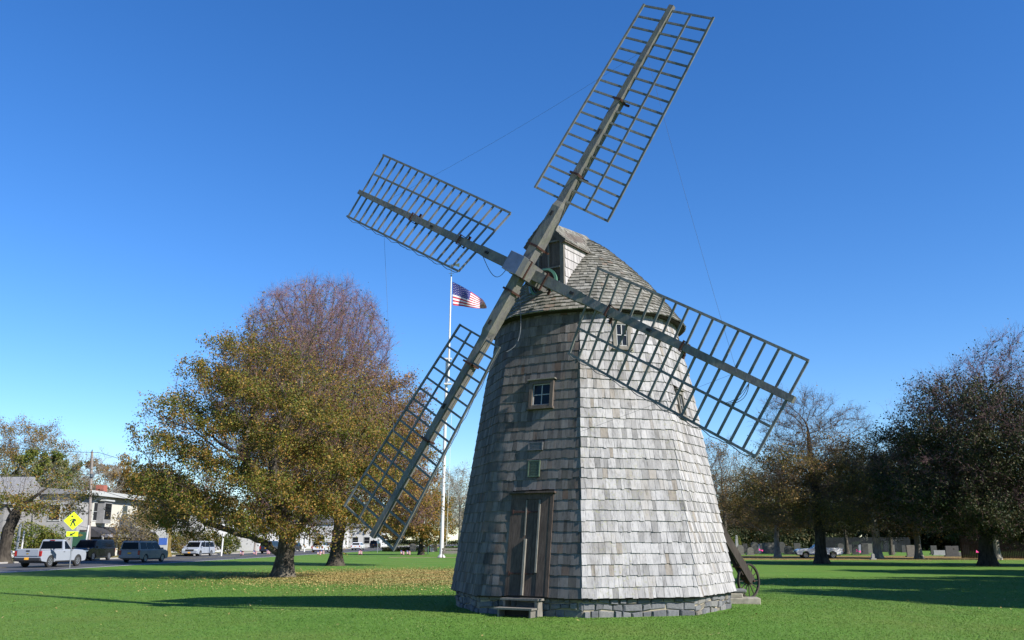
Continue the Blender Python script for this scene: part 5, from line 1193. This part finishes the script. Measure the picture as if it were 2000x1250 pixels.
GR = [('slender white obelisk gravestone with urn', 1440, 1082, .42, 2.5, 'obelisk', 'grave_pale'), ('grey gravestone just right of the mill wall', 1425, 1083, .8, 1.2, 'square', 'grave_grey'), ('grey tapered gravestone with shoulders right of the obelisk', 1447, 1083.5, .8, 1.25, 'shoulder', 'grave_grey'),
 ('dark upright slab behind the shouldered stone', 1456, 1080, .7, 1.35, 'square', 'grave_dark'), ('low pale gravestone left of the round-topped grey stone', 1466, 1084, .8, .95, 'round', 'grave_grey'), ('round-topped grey gravestone in the left group', 1475, 1082, 1.0, 1.6, 'round', 'grave_grey'),
 ('blue-white upright slab beside the round-topped stone', 1482, 1081, .5, 1.3, 'square', 'grave_blue'), ('plain dark slab left of the widest gravestone', 1489, 1080, .9, 1.4, 'square', 'grave_dark'), ('widest grey gravestone with moulded top', 1503, 1081, 1.9, 1.5, 'square', 'grave_grey'),
 ('dark gravestone right of the grey-trunked tree', 1528, 1080, 1.0, 1.6, 'shoulder', 'grave_dark'), ('wide dark round-topped gravestone in front of the pickup bonnet', 1541, 1083, 1.1, 1.1, 'round', 'grave_dark'), ('dark slab behind the pickup bonnet', 1558, 1079, 1.0, 1.4, 'square', 'grave_dark'),
 ('grey arched gravestone seen over the pickup bed', 1623, 1078, 1.0, 1.75, 'round', 'grave_grey'), ('dark round-topped gravestone right of the pickup tail', 1643, 1081, .9, 1.4, 'round', 'grave_dark'), ('dark slab in the middle distance between pickup and pointed stone', 1661, 1080, .8, 1.2, 'square', 'grave_dark'),
 ('blue-white gravestone with pointed top', 1681, 1080, .55, 1.25, 'point', 'grave_blue'), ('tall dark slab left of the pointed white stone', 1672, 1083, .8, 1.3, 'square', 'grave_dark'), ('tall dark slab right of the pointed white stone', 1690, 1083, .9, 1.45, 'square', 'grave_dark'), ('grey square slab left of the pale-limbed tree', 1700, 1080, .7, 1.35, 'square', 'grave_grey'),
 ('blue-white rounded gravestone right of the pale-limbed tree', 1732, 1077, .9, 1.4, 'round', 'grave_blue'), ('grey slab leaning beside the rounded blue-white stone', 1743, 1081, .8, 1.2, 'square', 'grave_grey'), ('pale monument with stepped cap', 1748, 1076, 1.1, 1.7, 'shoulder', 'grave_blue'), ('grey rounded gravestone right of the stepped monument', 1758, 1076, .8, 1.3, 'round', 'grave_grey'),
 ('dark small gravestone left of the nearest square stone', 1766, 1079, .6, 1.1, 'round', 'grave_dark'), ('nearest square grey gravestone with sunlit pale edge', 1781, 1088, .95, 1.3, 'square', 'grave_grey'), ('low long white tomb slab', 1839, 1084.5, 1.9, .6, 'square', 'grave_pale'), ('dark slab left of the low white tomb', 1825, 1083, .8, 1.15, 'square', 'grave_dark'),
 ('wide dark gravestone right of the low white tomb', 1861, 1087, 1.5, 1.2, 'square', 'grave_dark'), ('dark slab near the right group', 1888, 1084, .8, 1.2, 'square', 'grave_dark'), ('small low grey stone among the leaves', 1874, 1086, .6, .5, 'round', 'grave_grey'), ('tiny pale marker stone at the lawn edge', 1706, 1093, .3, .6, 'point', 'grave_pale'),
 ('small grey gravestone far left of the flagpole', 806, 1077, 1.0, 1.3, 'round', 'grave_grey'), ('grey gravestone nearer the lamp post', 834, 1078, .9, 1.3, 'round', 'grave_grey'), ('low pinkish gravestone between lamp post and flagpole', 841, 1078, .9, .6, 'square', 'grave_pale'), ('small dark gravestone close to the flagpole', 848, 1077, 1.0, 1.1, 'square', 'grave_dark')]
for g in GR: grave(*g)
# little flags stuck in the lawn, pink bows
M['pink'] = plain('bright_pink_ribbon', (.85, .05, .30), .6)
def small_flag(label, px, py, side):
    c = at(px, py + 4.5); r = thing('small_flag', label, 'small flag', c); b = MB(); b.tube([c, c + Vector((0, 0, .75))], .012, 5); b.build('stick', M['old_wood'], r)
    b = MB()
    for j in range(7):
        z0, z1 = .36 + j * .055, .36 + (j + 1) * .055
        for i in range(3): b.prism([c + Vector((side * (.02 + .14 * i), .04 * math.sin(i * 2), z0 - .05 * i)), c + Vector((side * (.02 + .14 * (i + 1)), .04 * math.sin(i * 2 + 2), z0 - .05 * (i + 1))), c + Vector((side * (.02 + .14 * (i + 1)), .04 * math.sin(i * 2 + 2), z1 - .05 * (i + 1))), c + Vector((side * (.02 + .14 * i), .04 * math.sin(i * 2), z1 - .05 * i))], (0, .01, 0), 2 if (j > 3 and i == 0) else j % 2)
    b.build('cloth', [M['flag_red'], M['flag_white'], M['flag_blue']], r)
for lab, px, py, s in (('leftmost small flag on the lawn edge by the road', 468, 1083, 1), ('small flag left of the thick forked trunk', 494, 1083, 1), ('left flag of the pair touching the forked trunk', 520, 1081, 1), ('right flag of the pair touching the forked trunk', 528, 1081, -1), ('left flag of the pair between the two trunks', 619, 1084, 1), ('right flag of the pair between the two trunks', 626, 1082, 1),
    ('left flag of the pair right of the rear trunk', 700, 1082, 1), ('right flag of the pair right of the rear trunk', 707, 1082, -1), ('left flag of the pair by the lower sail tip', 782, 1083, 1), ('right flag of the pair by the lower sail tip', 794, 1083, 1), ('small flag leaning on a gravestone left of the flagpole', 851, 1072, -1)): small_flag(lab, px, py, s)
for lab, px, py in (('pink bow on a stick before the left gravestones', 1487, 1085), ('pink bow on a stick right of the white pickup', 1678, 1088), ('pink bow on a stick beside the right-hand dark trunk', 1913, 1091)):
    c = at(px, py); r = thing('pink_bow', lab, 'ribbon bow', c); b = MB(); b.tube([c, c + Vector((0, 0, .55))], .014, 5); b.build('stick', M['rust'], r)
    b = MB(); k_ = c + Vector((0, 0, .62)); b.prism([k_, k_ + Vector((-.22, 0, .24)), k_ + Vector((-.26, 0, -.02))], (0, .06, 0)); b.prism([k_, k_ + Vector((.22, 0, -.16)), k_ + Vector((.26, 0, .08))], (0, .06, 0)); b.lathe(k_ + Vector((0, .03, 0)), [(0, -.07), (.07, 0), (0, .07)], 8); b.build('ribbon', M['pink'], r)

# ------------------------------------------------------------------ fallen leaves and grass
rng = np.random.default_rng(5)
def flat_leaves(X, Y, Z, size):
    n = len(X); t = rng.random(n) * 6.28; s = size * rng.uniform(.6, 1.3, n); u = np.stack([np.cos(t), np.sin(t), rng.normal(size=n) * .35], 1); v = np.stack([-np.sin(t), np.cos(t), rng.normal(size=n) * .35], 1)
    C = np.stack([X, Y, Z + .035 + rng.random(n) * .02], 1)
    return np.stack([C - u * s[:, None] * .5, C + v * s[:, None] * .4, C + u * s[:, None] * .5, C - v * s[:, None] * .4], 1).reshape(-1, 3), np.arange(4 * n).reshape(-1, 4)
n = 80000; X = -4.5 + rng.normal(size=n) * 4.6; Y = 50 + rng.normal(size=n) * 5.5
n2 = 600; X2 = rng.uniform(-20, 20, n2); Y2 = rng.uniform(14, 48, n2); n3 = 9000; X3 = rng.uniform(8, 75, n3); Y3 = rng.normal(94, 9, n3)
n4 = 9000; Y4 = rng.uniform(60, 130, n4); X4 = far_edge(Y4) - rng.uniform(.3, 2.1, n4)
X, Y = np.concatenate([X, X2, X3]), np.concatenate([Y, Y2, Y3]); k = (X > near_edge(Y) + .3) & (np.hypot(X - CX, Y - CY) > 3.6); X, Y = X[k], Y[k]
V, F = flat_leaves(np.concatenate([X, X4]), np.concatenate([Y, Y4]), np.concatenate([ground_z(X, Y), np.full(n4, GV)]), .062)
tag(bulk('fallen_leaves', V, F, M['litter']), kind='stuff')
n = 560000; Y = 12.0 + 37 * rng.random(n) ** 1.7; X = rng.uniform(-1, 1, n) * (Y * .66 + 4)
k = np.hypot(X - CX, Y - CY) > 3.36; X, Y = X[k], Y[k]; n = len(X); Z = ground_z(X, Y)
h = rng.uniform(.008, .020, n) * (1 + .6 * (np.hypot(X - CX, Y - CY) < 3.6)); t = rng.random(n) * 6.28; w = .0065 + .00035 * Y; ln = rng.normal(size=(n, 2)) * .02
A = np.stack([X - np.cos(t) * w, Y - np.sin(t) * w, Z - .005], 1); B = np.stack([X + np.cos(t) * w, Y + np.sin(t) * w, Z - .005], 1); Cc = np.stack([X + ln[:, 0], Y + ln[:, 1], Z + h], 1)
tag(bulk('grass', np.stack([A, B, Cc], 1).reshape(-1, 3), np.arange(3 * n).reshape(-1, 3), M['blade']), kind='stuff')
